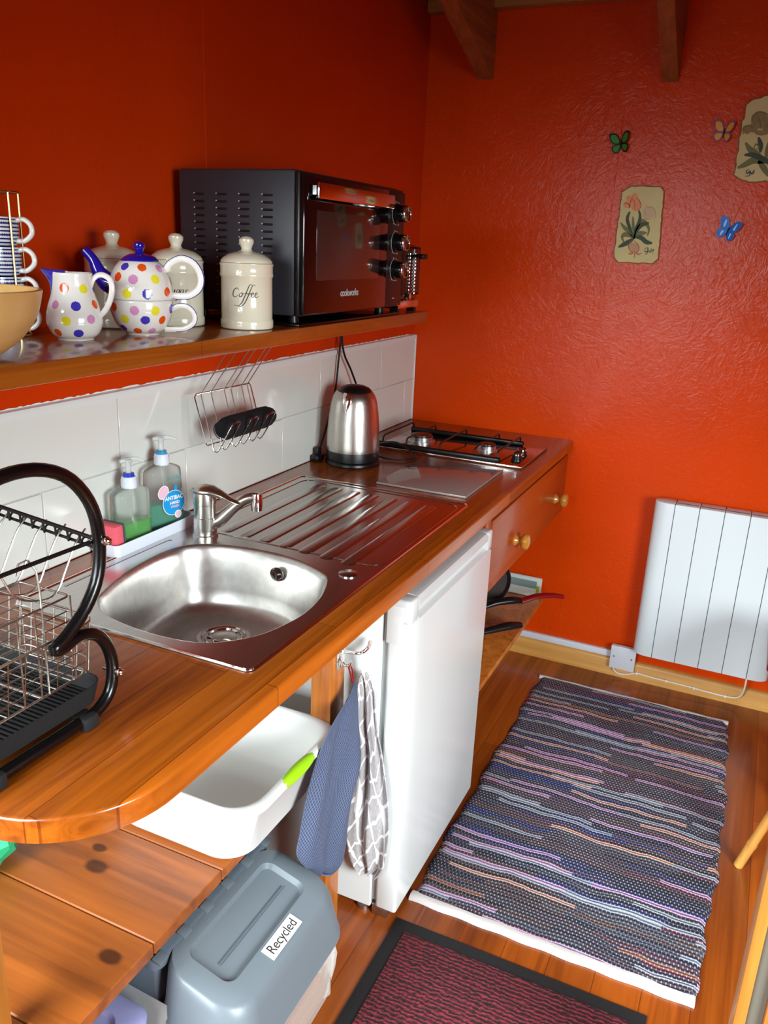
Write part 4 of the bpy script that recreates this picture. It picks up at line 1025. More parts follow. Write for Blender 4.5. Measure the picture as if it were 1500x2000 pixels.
# glass board leaning over the front edge of the hob
part_b = newbox(0.298, 0.572, -0.938, -0.585, 0.9006, 0.9066, bev=0.0012)
single('glass_board', 'taupe tinted glass chopping board lying between drainer and hob', 'board', part_b, 'glassboard')

# ================================================================== SOAP BOTTLES AND CADDY
def rbox(bm, cx, cy, rows, r, yscale=1.0, n=5, mi=0, rot=0.0, capb=True, capt=True):
    rs = []
    for (w, d, z_) in rows:
        p = rrect(0, 0, d, w, min(r, d / 2 - 1e-4, w / 2 - 1e-4), n)
        c_, s_ = math.cos(rot), math.sin(rot)
        rs.append([(cx + a * c_ - b * s_, cy + a * s_ + b * c_, z_) for a, b in p])
    return loft(bm, rs, mi, capb, capt)
cad = thing('soap_caddy', 'narrow white plastic tray holding soap bottles behind the sink', 'tray', (0.052, -1.632, 0.9))
bm = bmesh.new(); rbox(bm, 0.052, -1.638, [(0.256, 0.072, 0.9006), (0.260, 0.076, 0.904), (0.272, 0.085, 0.932), (0.268, 0.081, 0.932), (0.258, 0.072, 0.906)], 0.012); part(cad, 'tray_shell', bm, 'traywhite')
def bottle(cx, cy, w, d, ztop, zliq, liq, collar, taper, label, grp, rot=0.0, z0=0.9065):
    t = thing('soap_bottle', label, 'bottle', (cx, cy, z0), grp)
    sh = ztop - z0
    def row(k, inset=0.0): # k 0..1 up the bottle
        if taper: ww = w * (1.0 - 0.14 * k)
        else: ww = w
        if k > 0.9: ww = ww * (1 - 0.62 * ((k - 0.9) / 0.1) ** 2.2)
        dd = d * (1 - 0.1 * k)
        if k > 0.88: dd = dd * (1 - 0.35 * ((k - 0.88) / 0.12) ** 2)
        if k < 0.03: ww *= 0.93; dd *= 0.9
        return (max(0.026, ww) - inset * 2, max(0.024, dd) - inset * 2, z0 + sh * k)
    ks = [0, 0.03, 0.15, 0.3, 0.45, 0.6, 0.75, 0.84, 0.9, 0.93, 0.96, 0.98, 1.0]
    bm = bmesh.new(); rbox(bm, cx, cy, [row(k) for k in ks], 0.016, rot=rot); bd = part(t, 'bottle_body', bm, 'clearplastic', angle=60)
    kl = (zliq - z0) / sh
    bm = bmesh.new(); kk = [0.008] + [k for k in ks if 0.02 < k < kl] + [kl]
    rbox(bm, cx, cy, [row(k, 0.0014) for k in kk], 0.015, rot=rot); part(t, 'liquid', bm, liq, angle=60)
    bm = bmesh.new(); lathe(bm, [(0.0165, ztop - 0.001), (0.017, ztop + 0.003), (0.016, ztop + 0.022), (0.0145, ztop + 0.024)], (cx, cy, 0), 30)
    for k in range(3): lathe(bm, [(0.0172, ztop + 0.005 + k * 0.005), (0.0176, ztop + 0.0065 + k * 0.005), (0.0172, ztop + 0.008 + k * 0.005)], (cx, cy, 0), 30, capb=False, capt=False)
    part(t, 'cap', bm, 'traywhite')
    bm = bmesh.new(); lathe(bm, [(0.0120, ztop + 0.0235), (0.012, ztop + 0.031), (0.006, ztop + 0.032)], (cx, cy, 0), 24); part(t, 'collar', bm, collar)
    bm = bmesh.new(); lathe(bm, [(0.006, ztop + 0.031), (0.0062, ztop + 0.052), (0.0085, ztop + 0.055), (0.0085, ztop + 0.061), (0.004, ztop + 0.0635)], (cx, cy, 0), 20)
    sdv = Vector((0.35, 0.94, 0)).normalized()
    C_ = Vector((cx, cy, 0))
    tube(bm, [C_ - sdv * 0.018 + Vector((0, 0, ztop + 0.058)), C_ + Vector((0, 0, ztop + 0.060)), C_ + sdv * 0.02 + Vector((0, 0, ztop + 0.060)), C_ + sdv * 0.036 + Vector((0, 0, ztop + 0.054))], [0.004, 0.006, 0.0045, 0.003], 10, smooth=4); part(t, 'pump', bm, 'pumpplastic')
    bm = bmesh.new(); tube(bm, [(cx, cy, z0 + 0.01), (cx, cy, ztop)], 0.0022, 6); part(t, 'dip_tube', bm, 'pumpplastic')
    return t, bd
gb, _x = bottle(0.050, -1.681, 0.092, 0.046, 1.034, 0.958, 'greensoap', 'bluecap', False, 'short clear pump bottle with green washing-up liquid and dark blue collar', 'pump bottles in the caddy')
hw, hb2 = bottle(0.048, -1.572, 0.106, 0.040, 1.062, 0.972, 'tealsoap', 'cyancap', True, 'tall clear pump bottle of teal hand wash with blue round label', 'pump bottles in the caddy')
# label on the face towards the room (+x)
lx = 0.0712
def disc(bm, cy, cz, ry, rz, x, mi=0, n=36, tilt=0.0):
    vs = [bm.verts.new((x + (cz - 0.98) * -0.012, cy + ry * math.cos(2 * PI * k / n) * math.cos(tilt) - rz * math.sin(2 * PI * k / n) * math.sin(tilt), cz + rz * math.sin(2 * PI * k / n) * math.cos(tilt) + ry * math.cos(2 * PI * k / n) * math.sin(tilt))) for k in range(n)]
    f = bm.faces.new(vs); f.material_index = mi
bm = bmesh.new()
disc(bm, -1.560, 0.972, 0.031, 0.030, lx, 3); disc(bm, -1.560, 0.972, 0.0292, 0.0285, lx + 0.0003, 0)
bm2 = None
disc(bm, -1.588, 1.001, 0.0145, 0.0165, lx + 0.0006, 3, tilt=-0.6); disc(bm, -1.588, 1.001, 0.0125, 0.0145, lx + 0.0009, 1, tilt=-0.6)
disc(bm, -1.550, 0.943, 0.0095, 0.0095, lx + 0.0006, 3); disc(bm, -1.550, 0.943, 0.0075, 0.0075, lx + 0.0009, 1)
disc(bm, -1.531, 0.952, 0.004, 0.0045, lx + 0.0006, 3); disc(bm, -1.553, 1.006, 0.005, 0.008, lx + 0.0003, 0)
lb = part(hw, 'label', bm, ['label_blue', 'label_pink', 'teal_print', 'labelwhite'], recalc=False, label='round blue and pink label')
def letter(root, s, size, y, z_, x, mat, sx=1.0, bold=0.0):
    b_ = place(text_bm(s, size, 0, 0.0002, 0.95, bold, sx), (x, y, z_), (0, 1, 0), (-0.012, 0, 1)); return part(root, 'lettering', b_, mat, recalc=False)
letter(lb, 'ANTIBAC', 0.0128, -1.560, 0.984, lx + 0.0012, 'labelwhite', 0.95, 0.0004)
letter(lb, 'HAND', 0.0095, -1.558, 0.972, lx + 0.0012, 'labelwhite', 1.0, 0.0003)
letter(lb, 'WASH', 0.0085, -1.558, 0.963, lx + 0.0012, 'label_pink', 1.0, 0.0002)
letter(hw, 'LACURA', 0.0120, -1.556, 1.030, 0.0700, 'teal_print', 0.95)
letter(hw, 'hand wash', 0.0065, -1.556, 1.0205, 0.0702, 'teal_print', 1.0)
gb.rotation_euler.z = -0.12; gb.location.x += 0.002
t_hw = hw.parent if hw.parent else hw; t_hw.rotation_euler.z = -0.24; t_hw.location.x += 0.004
# sponge
sg = thing('washing_up_sponge', 'pink sponge with dark scourer face leaning in the caddy', 'sponge', (0.06, -1.745, 0.907))
mt = Matrix.Translation(Vector((0.056, -1.751, 0.9385))) @ Matrix.Rotation(math.radians(4), 4, 'X')
part(sg, 'foam', newbox(-0.028, 0.028, -0.013, 0.012, -0.030, 0.032, bev=0.004, seg=2, mtx=mt), 'sponge')
part(sg, 'scourer', newbox(-0.028, 0.028, 0.0122, 0.017, -0.030, 0.032, bev=0.001, mtx=mt), 'scourer', label='dark grey scouring face')

# ================================================================== DISH RACK
dk = thing('dish_rack', 'black and chrome two tier dish drying rack at the near worktop end', 'dish rack', (0.30, -2.34, 0.9))
XF = 0.487; BX = 0.13
def rackframe(x, full=True):
    P = [(-2.475, 1.155), (-2.450, 1.235), (-2.40, 1.276), (-2.335, 1.284), (-2.275, 1.265), (-2.236, 1.222), (-2.222, 1.170), (-2.228, 1.115), (-2.255, 1.075), (-2.290, 1.050), (-2.312, 1.040), (-2.30, 1.036), (-2.268, 1.040), (-2.238, 1.028), (-2.219, 1.000), (-2.213, 0.965), (-2.222, 0.932), (-2.248, 0.915), (-2.29, 0.912), (-2.36, 0.912), (-2.44, 0.912), (-2.476, 0.918), (-2.492, 0.95), (-2.485, 1.05), (-2.475, 1.155)]
    bm = bmesh.new(); tube(bm, [(x, a, b) for a, b in P[:-1]], 0.0088, 16, closed=True, smooth=4)
    fr = part(dk, 'side_frame', bm, 'blackgloss', label='bent black tube end frame')
    for yy in (-2.27, -2.425):
        part(fr, 'rubber_foot', newbox(x - 0.013, x + 0.013, yy - 0.013, yy + 0.013, 0.9004, 0.921, bev=0.003), 'rubber')
    for (yy, zz) in ((-2.221, 1.163), (-2.213, 0.962)):
        bm = bmesh.new(); cyl(bm, (x - 0.016, yy, zz), (x + 0.012, yy, zz), 0.0035, 12); lathe(bm, [(0.0065, 0.009), (0.0065, 0.013), (0.005, 0.0135), (0.0048, 0.018), (0.002, 0.020)], (x, yy, zz), 14, axis='x')
        part(fr, 'bolt', bm, 'chrome')
rackframe(XF); rackframe(BX)
x0, x1 = BX + 0.012, XF - 0.012
# upper plate tier: black rails with looping plate wires
bm = bmesh.new()
for (ya, za, dy, dz) in ((-2.222, 1.163, 0, 0.018), (-2.218, 1.148, 0, 0.018), (-2.46, 1.20, 0, 0)):
    tube(bm, [(x0, ya + 0.02, za + dz), (x1, ya, za)], 0.0030 if za != 1.148 else 0.0022, 8)
for x in (x0, x1): tube(bm, [(x, -2.47, 1.162), (x, -2.222, 1.158 + (0.018 if x == x0 else 0))], 0.003, 8)
part(dk, 'upper_rail', bm, 'cast')
bm = bmesh.new()
for k in range(14):
    t = (k + 0.5) / 14; x = x0 + (x1 - x0) * t; z_ = 1.181 - 0.018 * t; y_ = -2.201 - 0.02 * t; w = 0.011
    tube(bm, [(x - w, y_, z_ - 0.016), (x - w * 0.4, y_ - 0.001, z_ - 0.004), (x + w * 0.6, y_ + 0.002, z_ - 0.003), (x + w, y_, z_ - 0.017)], 0.0016, 6, smooth=3)
part(dk, 'rail_loops', bm, 'cast')
for k in range(9):
    x = x1 - 0.028 - k * 0.036
    bm = bmesh.new()
    tube(bm, [(x, -2.205, 1.166), (x, -2.225, 1.150), (x, -2.245, 1.12), (x, -2.262, 1.095), (x, -2.285, 1.090), (x, -2.33, 1.11), (x, -2.36, 1.16), (x, -2.40, 1.13), (x, -2.43, 1.11), (x, -2.46, 1.16)], 0.0014, 6, smooth=4)
    part(dk, 'plate_wire', bm, 'wire')
# lower basket
bm = bmesh.new(); by0, by1 = -2.47, -2.225
for (zz, ins) in ((1.045, 0.0), (0.965, 0.02)):
    tube(bm, [(p[0], p[1], zz) for p in rrect((x0 + x1) / 2, (by0 + by1) / 2, x1 - x0 - ins, by1 - by0 - ins, 0.02, 4)], 0.0018, 8, closed=True)
for k in range(15):
    x = x0 + 0.012 + (x1 - x0 - 0.024) * k / 14
    tube(bm, [(x, by0, 1.045), (x, by0 + 0.01, 0.965), (x, by1 - 0.01, 0.965), (x, by1, 1.045)], 0.0009, 6)
for k in range(9):
    y = by0 + 0.015 + (by1 - by0 - 0.03) * k / 8
    tube(bm, [(x0, y, 1.045), (x0 + 0.01, y, 0.965), (x1 - 0.01, y, 0.965), (x1, y, 1.045)], 0.0009, 6)
for zz in (0.985, 1.005, 1.025): tube(bm, [(p[0], p[1], zz) for p in rrect((x0 + x1) / 2, (by0 + by1) / 2, x1 - x0 - 0.012, by1 - by0 - 0.012, 0.02, 4)], 0.0009, 6, closed=True)
part(dk, 'lower_basket', bm, 'wire')
# cutlery basket hooked on the front corner of the lower basket
bm = bmesh.new(); cx0, cx1, cy0, cy1 = 0.375, 0.468, -2.42, -2.262
for zz in (0.968, 0.982, 0.997, 1.012, 1.027, 1.042, 1.057, 1.072, 1.092):
    tube(bm, [(p[0], p[1], zz) for p in rrect((cx0 + cx1) / 2, (cy0 + cy1) / 2, cx1 - cx0, cy1 - cy0, 0.008, 3)], 0.0009 if zz < 1.08 else 0.0015, 6, closed=True)
for yy in (-2.42, -2.35, -2.262 - 0.06, -2.262):
    tube(bm, [(cx1, yy, 1.092), (cx1, yy, 0.968), (cx0, yy, 0.968), (cx0, yy, 1.092)], 0.0013, 6)
tube(bm, [(cx1, -2.310, 0.968), (cx1, -2.310, 1.115), (cx1 - 0.0015, -2.312, 1.145), (cx1 - 0.008, -2.318, 1.160), (cx1 - 0.016, -2.325, 1.155), (cx1 - 0.018, -2.33, 1.14)], 0.0015, 8)
part(dk, 'cutlery_basket', bm, 'wire')
bm = bmesh.new()
rows = [(0.235, 0.33, 0.921), (0.245, 0.338, 0.923), (0.262, 0.342, 0.950), (0.258, 0.338, 0.950), (0.240, 0.330, 0.926)]
rbox(bm, (x0 + x1) / 2, -2.350, rows, 0.025)
dt = part(dk, 'drip_tray', bm, 'rubber', label='black plastic drip tray')
bm = bmesh.new()
for k in range(30): box(bm, x0 + 0.012, x1 - 0.014, -2.468 + k * 0.0081, -2.4655 + k * 0.0081, 0.9262, 0.930)
part(dt, 'tray_ribs', bm, 'rubber')

# ================================================================== BELOW THE WORKTOP
# low pine shelf made of boards
bm = bmesh.new()
ys = [-1.60, -1.792, -1.985, -2.175, -2.375, -2.57, -2.76]
for a, b in zip(ys, ys[1:]): box(bm, 0.016, 0.50, b + 0.0012, a - 0.0012, 0.412, 0.438, bev=0.002, seg=1)
single('low_shelf', 'low pine board shelf with dark knots under the worktop', 'shelf', bm, 'pine', origin=(0.0, 0.0, 0.0), angle=25)
bm = newbox(0.499, 0.547, -1.659, -1.597, 0.0, 0.838, bev=0.002); box(bm, 0.5465, 0.600, -1.655, -1.601, 0.80, 0.8655, bev=0.002)
single('support_post', 'square pine post holding up the worktop beside the fridge', 'post', bm, 'post')
bm = newbox(0.372, 0.418, -2.455, -2.40, 0.4385, 0.866, bev=0.002)
bm = newbox(0.395, 0.434, -2.440, -2.400, 0.439, 0.866, bev=0.002)
single('end_post', 'slim pale pine post under the near end of the worktop', 'post', bm, 'pale_pine_z')

# washing-up bowl
tb = thing('washing_up_bowl', 'white plastic washing-up bowl with lime grips on the low shelf', 'bowl', (0.39, -1.84, 0.4385))
bm = bmesh.new(); tz = 0.4388
TX, TY = 0.375, -1.828
rows = [(0.255, 0.265, tz), (0.285, 0.30, tz + 0.004), (0.298, 0.315, tz + 0.014), (0.325, 0.37, tz + 0.128), (0.350, 0.395, tz + 0.132), (0.356, 0.402, tz + 0.137), (0.354, 0.400, tz + 0.146), (0.336, 0.380, tz + 0.150), (0.318, 0.360, tz + 0.143), (0.292, 0.312, tz + 0.018), (0.27, 0.29, tz + 0.008)]
rbox(bm, TX, TY, rows, 0.062, n=8); ts = part(tb, 'bowl_shell', bm, 'tub', angle=60)
for sg_ in (1, -1):
    bm = bmesh.new(); xx = TX + sg_ * 0.193
    rs = []
    for k in range(13):
        t = k / 12; yy = TY - 0.062 + 0.124 * t; e = math.sin(PI * min(1, max(0, t))) ** 0.35
        rs.append([(xx + 0.0135 * max(e, 0.4) * math.cos(2 * PI * j / 14), yy, tz + 0.141 + 0.0135 * max(e, 0.4) * math.sin(2 * PI * j / 14)) for j in range(14)])
    loft(bm, rs); gp = part(tb, 'grip', bm, 'lime', label='lime green rubber grip', angle=60)
bm = bmesh.new(); 
for (dx, dy) in ((0, 0), (0.006, 0.004), (-0.005, 0.005), (0.003, -0.006), (-0.004, -0.003)): lathe(bm, [(0.0045, tz + 0.0084), (0.002, tz + 0.0105), (0, tz + 0.011)], (0.405 + dx, -1.862 + dy, 0), 10, capt=False)
single('debris_speck', 'dark speck of dirt on the bottom of the white bowl', 'dirt', bm, 'dark')

# green bag at the left edge
bm = bmesh.new(); random.seed(5)
rs = []
for k in range(9):
    t = k / 8; rr = 0.075 * math.sin(PI * (0.12 + 0.85 * t)) + 0.01
    rs.append([(0.105 + rr * 0.75 * math.cos(2 * PI * j / 22) * (1 + 0.12 * math.sin(j * 3 + k)), -2.19 + rr * math.sin(2 * PI * j / 22) * (1 + 0.15 * math.sin(j * 2.3 + k * 2)), 0.4395 + 0.12 * t) for j in range(22)])
loft(bm, rs)
single('green_bag', 'crumpled green plastic bag on the low shelf under the worktop end', 'bag', bm, 'greenbag', angle=15)

# ================================================================== FRIDGE
fg = thing('fridge', 'white under-counter fridge standing beside the pine post', 'fridge', (0.35, -1.265, 0))
part(fg, 'cabinet', newbox(0.07, 0.606, -1.540, -0.992, 0.022, 0.845, bev=0.004), 'fridge')
part(fg, 'door_gasket', newbox(0.606, 0.620, -1.532, -1.0, 0.04, 0.835, bev=0.002), 'fridgeseal')
bm = newbox(0.620, 0.674, -1.543, -0.990, 0.030, 0.792, bev=0.007, seg=3)
dr = part(fg, 'fridge_door', bm, 'fridge')
bm = bmesh.new()      # scooped handle along the top of the door
prof = [(0.620, 0.7925), (0.673, 0.7925), (0.674, 0.797), (0.664, 0.802), (0.660, 0.812), (0.664, 0.8215), (0.673, 0.8245), (0.6735, 0.838), (0.668, 0.8445), (0.655, 0.847), (0.620, 0.847)]
rs = [[(p[0], y, p[1]) for p in prof] for y in (-1.500, -1.03)]
loft(bm, rs)
box(bm, 0.620, 0.673, -1.543, -1.500, 0.7925, 0.8465, bev=0.006, seg=3); box(bm, 0.620, 0.673, -1.03, -0.990, 0.7925, 0.8465, bev=0.006, seg=3)
part(dr, 'door_top_grip', bm, 'white')
part(dr, 'hinge_cap', newbox(0.618, 0.655, -1.5445, -1.5425, 0.742, 0.832, bev=0.0008), 'fridge')
part(dr, 'lower_hinge', newbox(0.608, 0.650, -1.535, -1.505, 0.0, 0.030, bev=0.003), 'screw')
for (x, y) in ((0.58, -1.52), (0.58, -1.01), (0.12, -1.52), (0.12, -1.01)):
    bm = bmesh.new(); lathe(bm, [(0.016, 0.0), (0.016, 0.010), (0.008, 0.012), (0.008, 0.024)], (x, y, 0), 16); part(fg, 'foot', bm, 'screw')

# ================================================================== HOOK AND TOWELS
hk = thing('coat_hook', 'chrome double hook fixed beside the fridge at the worktop edge', 'hook', (0.553, -1.60, 0.73))
part(hk, 'back_plate', newbox(0.5472, 0.5502, -1.640, -1.602, 0.70, 0.765, bev=0.001), 'chrome')
bm = bmesh.new(); tube(bm, [(0.550, -1.618, 0.735), (0.555, -1.60, 0.728), (0.560, -1.580, 0.718), (0.572, -1.568, 0.716), (0.584, -1.562, 0.728), (0.588, -1.560, 0.745)], 0.0038, 10, smooth=5); part(hk, 'prong', bm, 'chrome')
bm = bmesh.new(); tube(bm, [(0.550, -1.625, 0.725), (0.560, -1.626, 0.712), (0.572, -1.627, 0.712), (0.577, -1.628, 0.724)], 0.003, 10, smooth=5); part(hk, 'prong', bm, 'chrome')
def cloth(root, name, rows, mat, nrm, amp, folds, seed, nu=36, sub=7, th=0.0025):
    """rows: (left point, right point) pairs from top to bottom; folds push along nrm"""
    random.seed(seed)
    Lp = smooth_path([r[0] for r in rows], sub); Rp = smooth_path([r[1] for r in rows], sub); m = len(Lp)
    bm = bmesh.new(); uv = bm.loops.layers.uv.new('UVMap'); nrm = Vector(nrm).normalized(); G = []
    maxw = max((a - b).length for a, b in zip(Lp, Rp))
    for i in range(m):
        row = []; t = i / (m - 1)
        for k in range(nu + 1):
            u = k / nu; p = Lp[i].lerp(Rp[i], u)
            ph = 0.8 * math.sin(3.1 * t + seed)
            d = amp * (0.35 + 0.65 * min(1, t * 2.2)) * (math.sin(folds * 2 * PI * u + ph * 2) + 0.4 * math.sin(folds * 3.7 * PI * u + 5 * t + seed))
            d += amp * 0.5 * math.sin(9 * t + 4 * u)
            row.append((bm.verts.new(p + nrm * d), u, t))
        G.append(row)
    for i in range(m - 1):
        for k in range(nu):
            q = (G[i][k], G[i][k + 1], G[i + 1][k + 1], G[i + 1][k])
            f = bm.faces.new([x[0] for x in q])
            for lp, x in zip(f.loops, q): lp[uv].uv = (x[1], 1 - x[2])
    bmesh.ops.recalc_face_normals(bm, faces=bm.faces)
    r_ = bmesh.ops.solidify(bm, geom=bm.faces[:], thickness=th)
    return part(root, name, bm, mat, angle=70, recalc=False)
V = Vector
bt = thing('blue_towel', 'slate blue waffle towel hanging by its loop from the hook', 'towel', (0.565, -1.67, 0.24))
X = 0.583
rows = [((X, -1.626, 0.672), (X, -1.616, 0.672)), ((X, -1.650, 0.655), (X, -1.600, 0.645)), ((X, -1.685, 0.645), (X, -1.592, 0.620)), ((X, -1.728, 0.622), (X, -1.585, 0.555)), ((X, -1.762, 0.585), (X, -1.578, 0.49)), ((X, -1.783, 0.54), (X, -1.578, 0.435)), ((X, -1.806, 0.48), (X, -1.612, 0.385)), ((X, -1.824, 0.43), (X, -1.628, 0.33)), ((X, -1.840, 0.392), (X, -1.634, 0.27)), ((X, -1.815, 0.345), (X, -1.655, 0.232)), ((X, -1.788, 0.315), (X, -1.700, 0.240)), ((X, -1.766, 0.285), (X, -1.740, 0.270))]
cloth(bt, 'cloth', rows, 'bluetowel', (1, 0, 0), 0.006, 1.6, 2)
bm = bmesh.new(); tube(bm, [(0.573, -1.626, 0.716), (0.577, -1.62, 0.70), (0.577, -1.614, 0.670)], 0.0018, 6); tube(bm, [(0.570, -1.627, 0.715), (0.573, -1.626, 0.70), (0.577, -1.618, 0.670)], 0.0018, 6); part(bt, 'loop', bm, 'redhandle', label='dark red hanging loop')
# folded-over back layer
rows = [((X - 0.006, -1.612, 0.66), (X - 0.006, -1.600, 0.66)), ((X - 0.012, -1.64, 0.60), (X - 0.012, -1.560 - 0.03, 0.58)), ((X - 0.014, -1.70, 0.50), (X - 0.014, -1.585, 0.45)), ((X - 0.014, -1.76, 0.38), (X - 0.014, -1.61, 0.30)), ((X - 0.014, -1.75, 0.31), (X - 0.014, -1.65, 0.262))]
cloth(bt, 'back_fold', rows, 'bluetowel', (1, 0, 0), 0.0025, 1.3, 5, 20, 5)
ct = thing('check_towel', 'grey and white checked tea towel hanging in front of the fridge side', 'towel', (0.60, -1.565, 0.13))
Y = -1.562
rows = [((0.570, Y, 0.662), (0.580, Y, 0.664)), ((0.562, Y, 0.640), (0.592, Y, 0.645)), ((0.558, Y, 0.60), (0.601, Y, 0.610)), ((0.556, Y, 0.526), (0.610, Y, 0.542)), ((0.560, Y, 0.461), (0.627, Y, 0.480)), ((0.556, Y, 0.40), (0.640, Y, 0.42)), ((0.551, Y, 0.334), (0.650, Y, 0.360)), ((0.545, Y, 0.25), (0.656, Y, 0.28)), ((0.556, Y, 0.19), (0.652, Y, 0.21)), ((0.575, Y, 0.15), (0.646, Y, 0.168)), ((0.592, Y, 0.132), (0.630, Y, 0.138))]
cloth(ct, 'cloth', rows, 'checktowel', (0, -1, 0), 0.0065, 2.2, 4)
bm = bmesh.new(); tube(bm, [(0.574, -1.567, 0.720), (0.575, -1.568, 0.70), (0.575, -1.563, 0.662)], 0.0032, 8, flat=(1.6, 0.4)); part(ct, 'loop', bm, 'labelwhite', label='white hanging loop')
part(ct, 'care_tag', newbox(0.551, 0.566, -1.5775, -1.5765, 0.565, 0.600), 'labelwhite', label='white care tag')

# ================================================================== RECYCLING BIN
bn = thing('recycling_bin', 'slate grey lidded bin marked Recycled poking out below the shelf', 'bin', (0.45, -1.95, 0))
yc = -1.975
bm = bmesh.new(); rbox(bm, 0.430, yc, [(0.29, 0.30, 0.001), (0.30, 0.31, 0.012), (0.330, 0.345, 0.235), (0.332, 0.35, 0.255), (0.325, 0.34, 0.255), (0.31, 0.32, 0.20)], 0.05, n=6); box(bm, 0.262, 0.470, yc - 0.165, yc + 0.165, 0.20, 0.346, bev=0.008); part(bn, 'bin_body', bm, 'bindark', angle=60)
tilt = math.radians(15.5)
hx, hz = 0.478, 0.364
def lidpt(u, v, w=0.0):      # u forward from the hinge, v along y, w above the lid plane
    return (hx + u * math.cos(tilt) + w * math.sin(tilt), yc + v, hz - u * math.sin(tilt) + w * math.cos(tilt))
bm = bmesh.new(); Lu, Lv = 0.155, 0.315
def lidring(u0, u1, vw, r, w):
    p = rrect((u0 + u1) / 2, 0, u1 - u0, vw, r, 6)
    return [lidpt(a, b, w) for a, b in p]
def lidring2(u0, u1, vw, r, w, dz):
    return [(p[0], p[1], p[2] - dz) for p in lidring(u0, u1, vw, r, w)]
rings_ = [lidring2(-0.004, 0.200, 0.395, 0.065, 0, 0.098), lidring2(-0.002, 0.197, 0.390, 0.065, 0, 0.09), lidring2(0.0, 0.184, 0.362, 0.06, 0, 0.02), lidring2(0.002, 0.176, 0.348, 0.056, 0, 0.006), lidring(0.004, 0.168, 0.336, 0.05, 0), lidring(0.028, 0.130, 0.262, 0.022, 0.0005), lidring(0.034, 0.124, 0.250, 0.018, -0.010), lidring(0.05, 0.108, 0.22, 0.012, -0.011)]
loft(bm, rings_, capb=False)
ld = part(bn, 'bin_lid', bm, 'bin', angle=50)
bm = bmesh.new(); rbox(bm, 0.40, yc, [(0.36, 0.17, 0.345), (0.36, 0.17, 0.362), (0.35, 0.16, 0.366)], 0.02); part(bn, 'back_deck', bm, 'bindark')
for k in range(6):
    v = -0.165 + k * 0.066
    bm = bmesh.new(); box(bm, -0.008, 0.012, -0.012, 0.012, -0.002, 0.0032, bev=0.002, mtx=Matrix.Translation(Vector(lidpt(0, v, 0.001))) @ Matrix.Rotation(tilt, 4, 'Y')); part(ld, 'hinge_lug', bm, 'bin')
    if k < 5:
        pass
bm = bmesh.new(); tube(bm, [lidpt(0.088, -0.105, -0.0085), lidpt(0.088, 0.105, -0.0085)], 0.0018, 6); part(ld, 'panel_crease', bm, 'bindark')
# label
ln_ = Vector((math.sin(tilt), 0, math.cos(tilt))); 
c_ = Vector(lidpt(0.149, 0.005, 0.0016))
bm = bmesh.new(); box(bm, -0.050, 0.050, -0.0145, 0.0145, -0.0004, 0.0003); place(bm, c_, (0, 1, 0), (-math.cos(tilt), 0, math.sin(tilt)))
lb = part(ld, 'paper_label', bm, 'labelwhite', label='white paper label')
bm = place(text_bm('Recycled', 0.0265, 0, 0.0003, 0.95, 0.0, 0.94), c_ + ln_ * 0.0008, (0, 1, 0), (-math.cos(tilt), 0, math.sin(tilt))); part(lb, 'lettering', bm, 'ink', recalc=False)
# liner bag showing below the lid
bm = bmesh.new(); random.seed(11); rs = []
for k in range(9):
    t = k / 8; row = []
    for j, p in enumerate(rrect(0.44, yc, 0.40 + 0.03 * math.sin(2.5 * t), 0.36 + 0.035 * math.sin(2.5 * t), 0.06, 14)):
        nz = math.sin(j * 1.7 + k * 1.1) * 0.005 + random.uniform(-0.004, 0.004)
        d_ = Vector((p[0] - 0.44, p[1] - yc, 0)).normalized()
        row.append((p[0] + d_.x * nz, p[1] + d_.y * nz, 0.285 - 0.23 * t + random.uniform(-0.004, 0.004)))
    rs.append(row)
loft(bm, rs, capb=False, capt=False); part(bn, 'liner_bag', bm, 'bag', label='crumpled translucent liner bag', angle=15)

# storage box, translucent lilac
sb = thing('storage_box', 'translucent lilac plastic box on the floor under the low shelf', 'box', (0.40, -2.33, 0))
bm = bmesh.new(); rbox(bm, 0.30, -2.355, [(0.30, 0.34, 0.001), (0.31, 0.35, 0.01), (0.34, 0.37, 0.27), (0.33, 0.36, 0.27), (0.30, 0.33, 0.02)], 0.03); part(sb, 'box_base', bm, 'lilac')
bm = bmesh.new(); rbox(bm, 0.30, -2.355, [(0.350, 0.385, 0.268), (0.355, 0.39, 0.275), (0.355, 0.39, 0.288), (0.34, 0.375, 0.294), (0.28, 0.32, 0.294), (0.27, 0.31, 0.286)], 0.03)
for k in range(4): box(bm, 0.20 + k * 0.055, 0.23 + k * 0.055, -2.49, -2.22, 0.2855, 0.2915, bev=0.002)
part(sb, 'box_lid', bm, 'lilac')

# ================================================================== DRAWER UNIT AND LOWER SHELF
du = thing('drawer_unit', 'stained wooden drawer with two turned knobs under the hob', 'drawer', (0.4, -0.46, 0.625))
part(du, 'carcass', newbox(0.05, 0.622, -0.925, -0.0015, 0.635, 0.8655, bev=0.002), 'drawer')
part(du, 'end_stile', newbox(0.60, 0.648, -0.980, -0.928, 0.55, 0.8655, bev=0.002), 'drawer')
df = part(du, 'drawer_front', newbox(0.626, 0.650, -0.922, -0.004, 0.625, 0.845, bev=0.003), 'drawer')
for yk in (-0.665, -0.155):
    bm = bmesh.new(); lathe(bm, [(0.018, 0.0), (0.017, 0.005), (0.012, 0.010), (0.011, 0.016), (0.018, 0.022), (0.0245, 0.028), (0.026, 0.035), (0.023, 0.042), (0.013, 0.047), (0, 0.048)], (0.650, yk, 0.710), 30, axis='x', capt=False); part(df, 'knob', bm, 'knobwood', label='turned pine knob')
bm = newbox(0.05, 0.62, -0.985, -0.0235, 0.240, 0.262, bev=0.003)
single('pan_shelf', 'low wooden shelf holding saucepans below the drawer', 'shelf', bm, 'post')
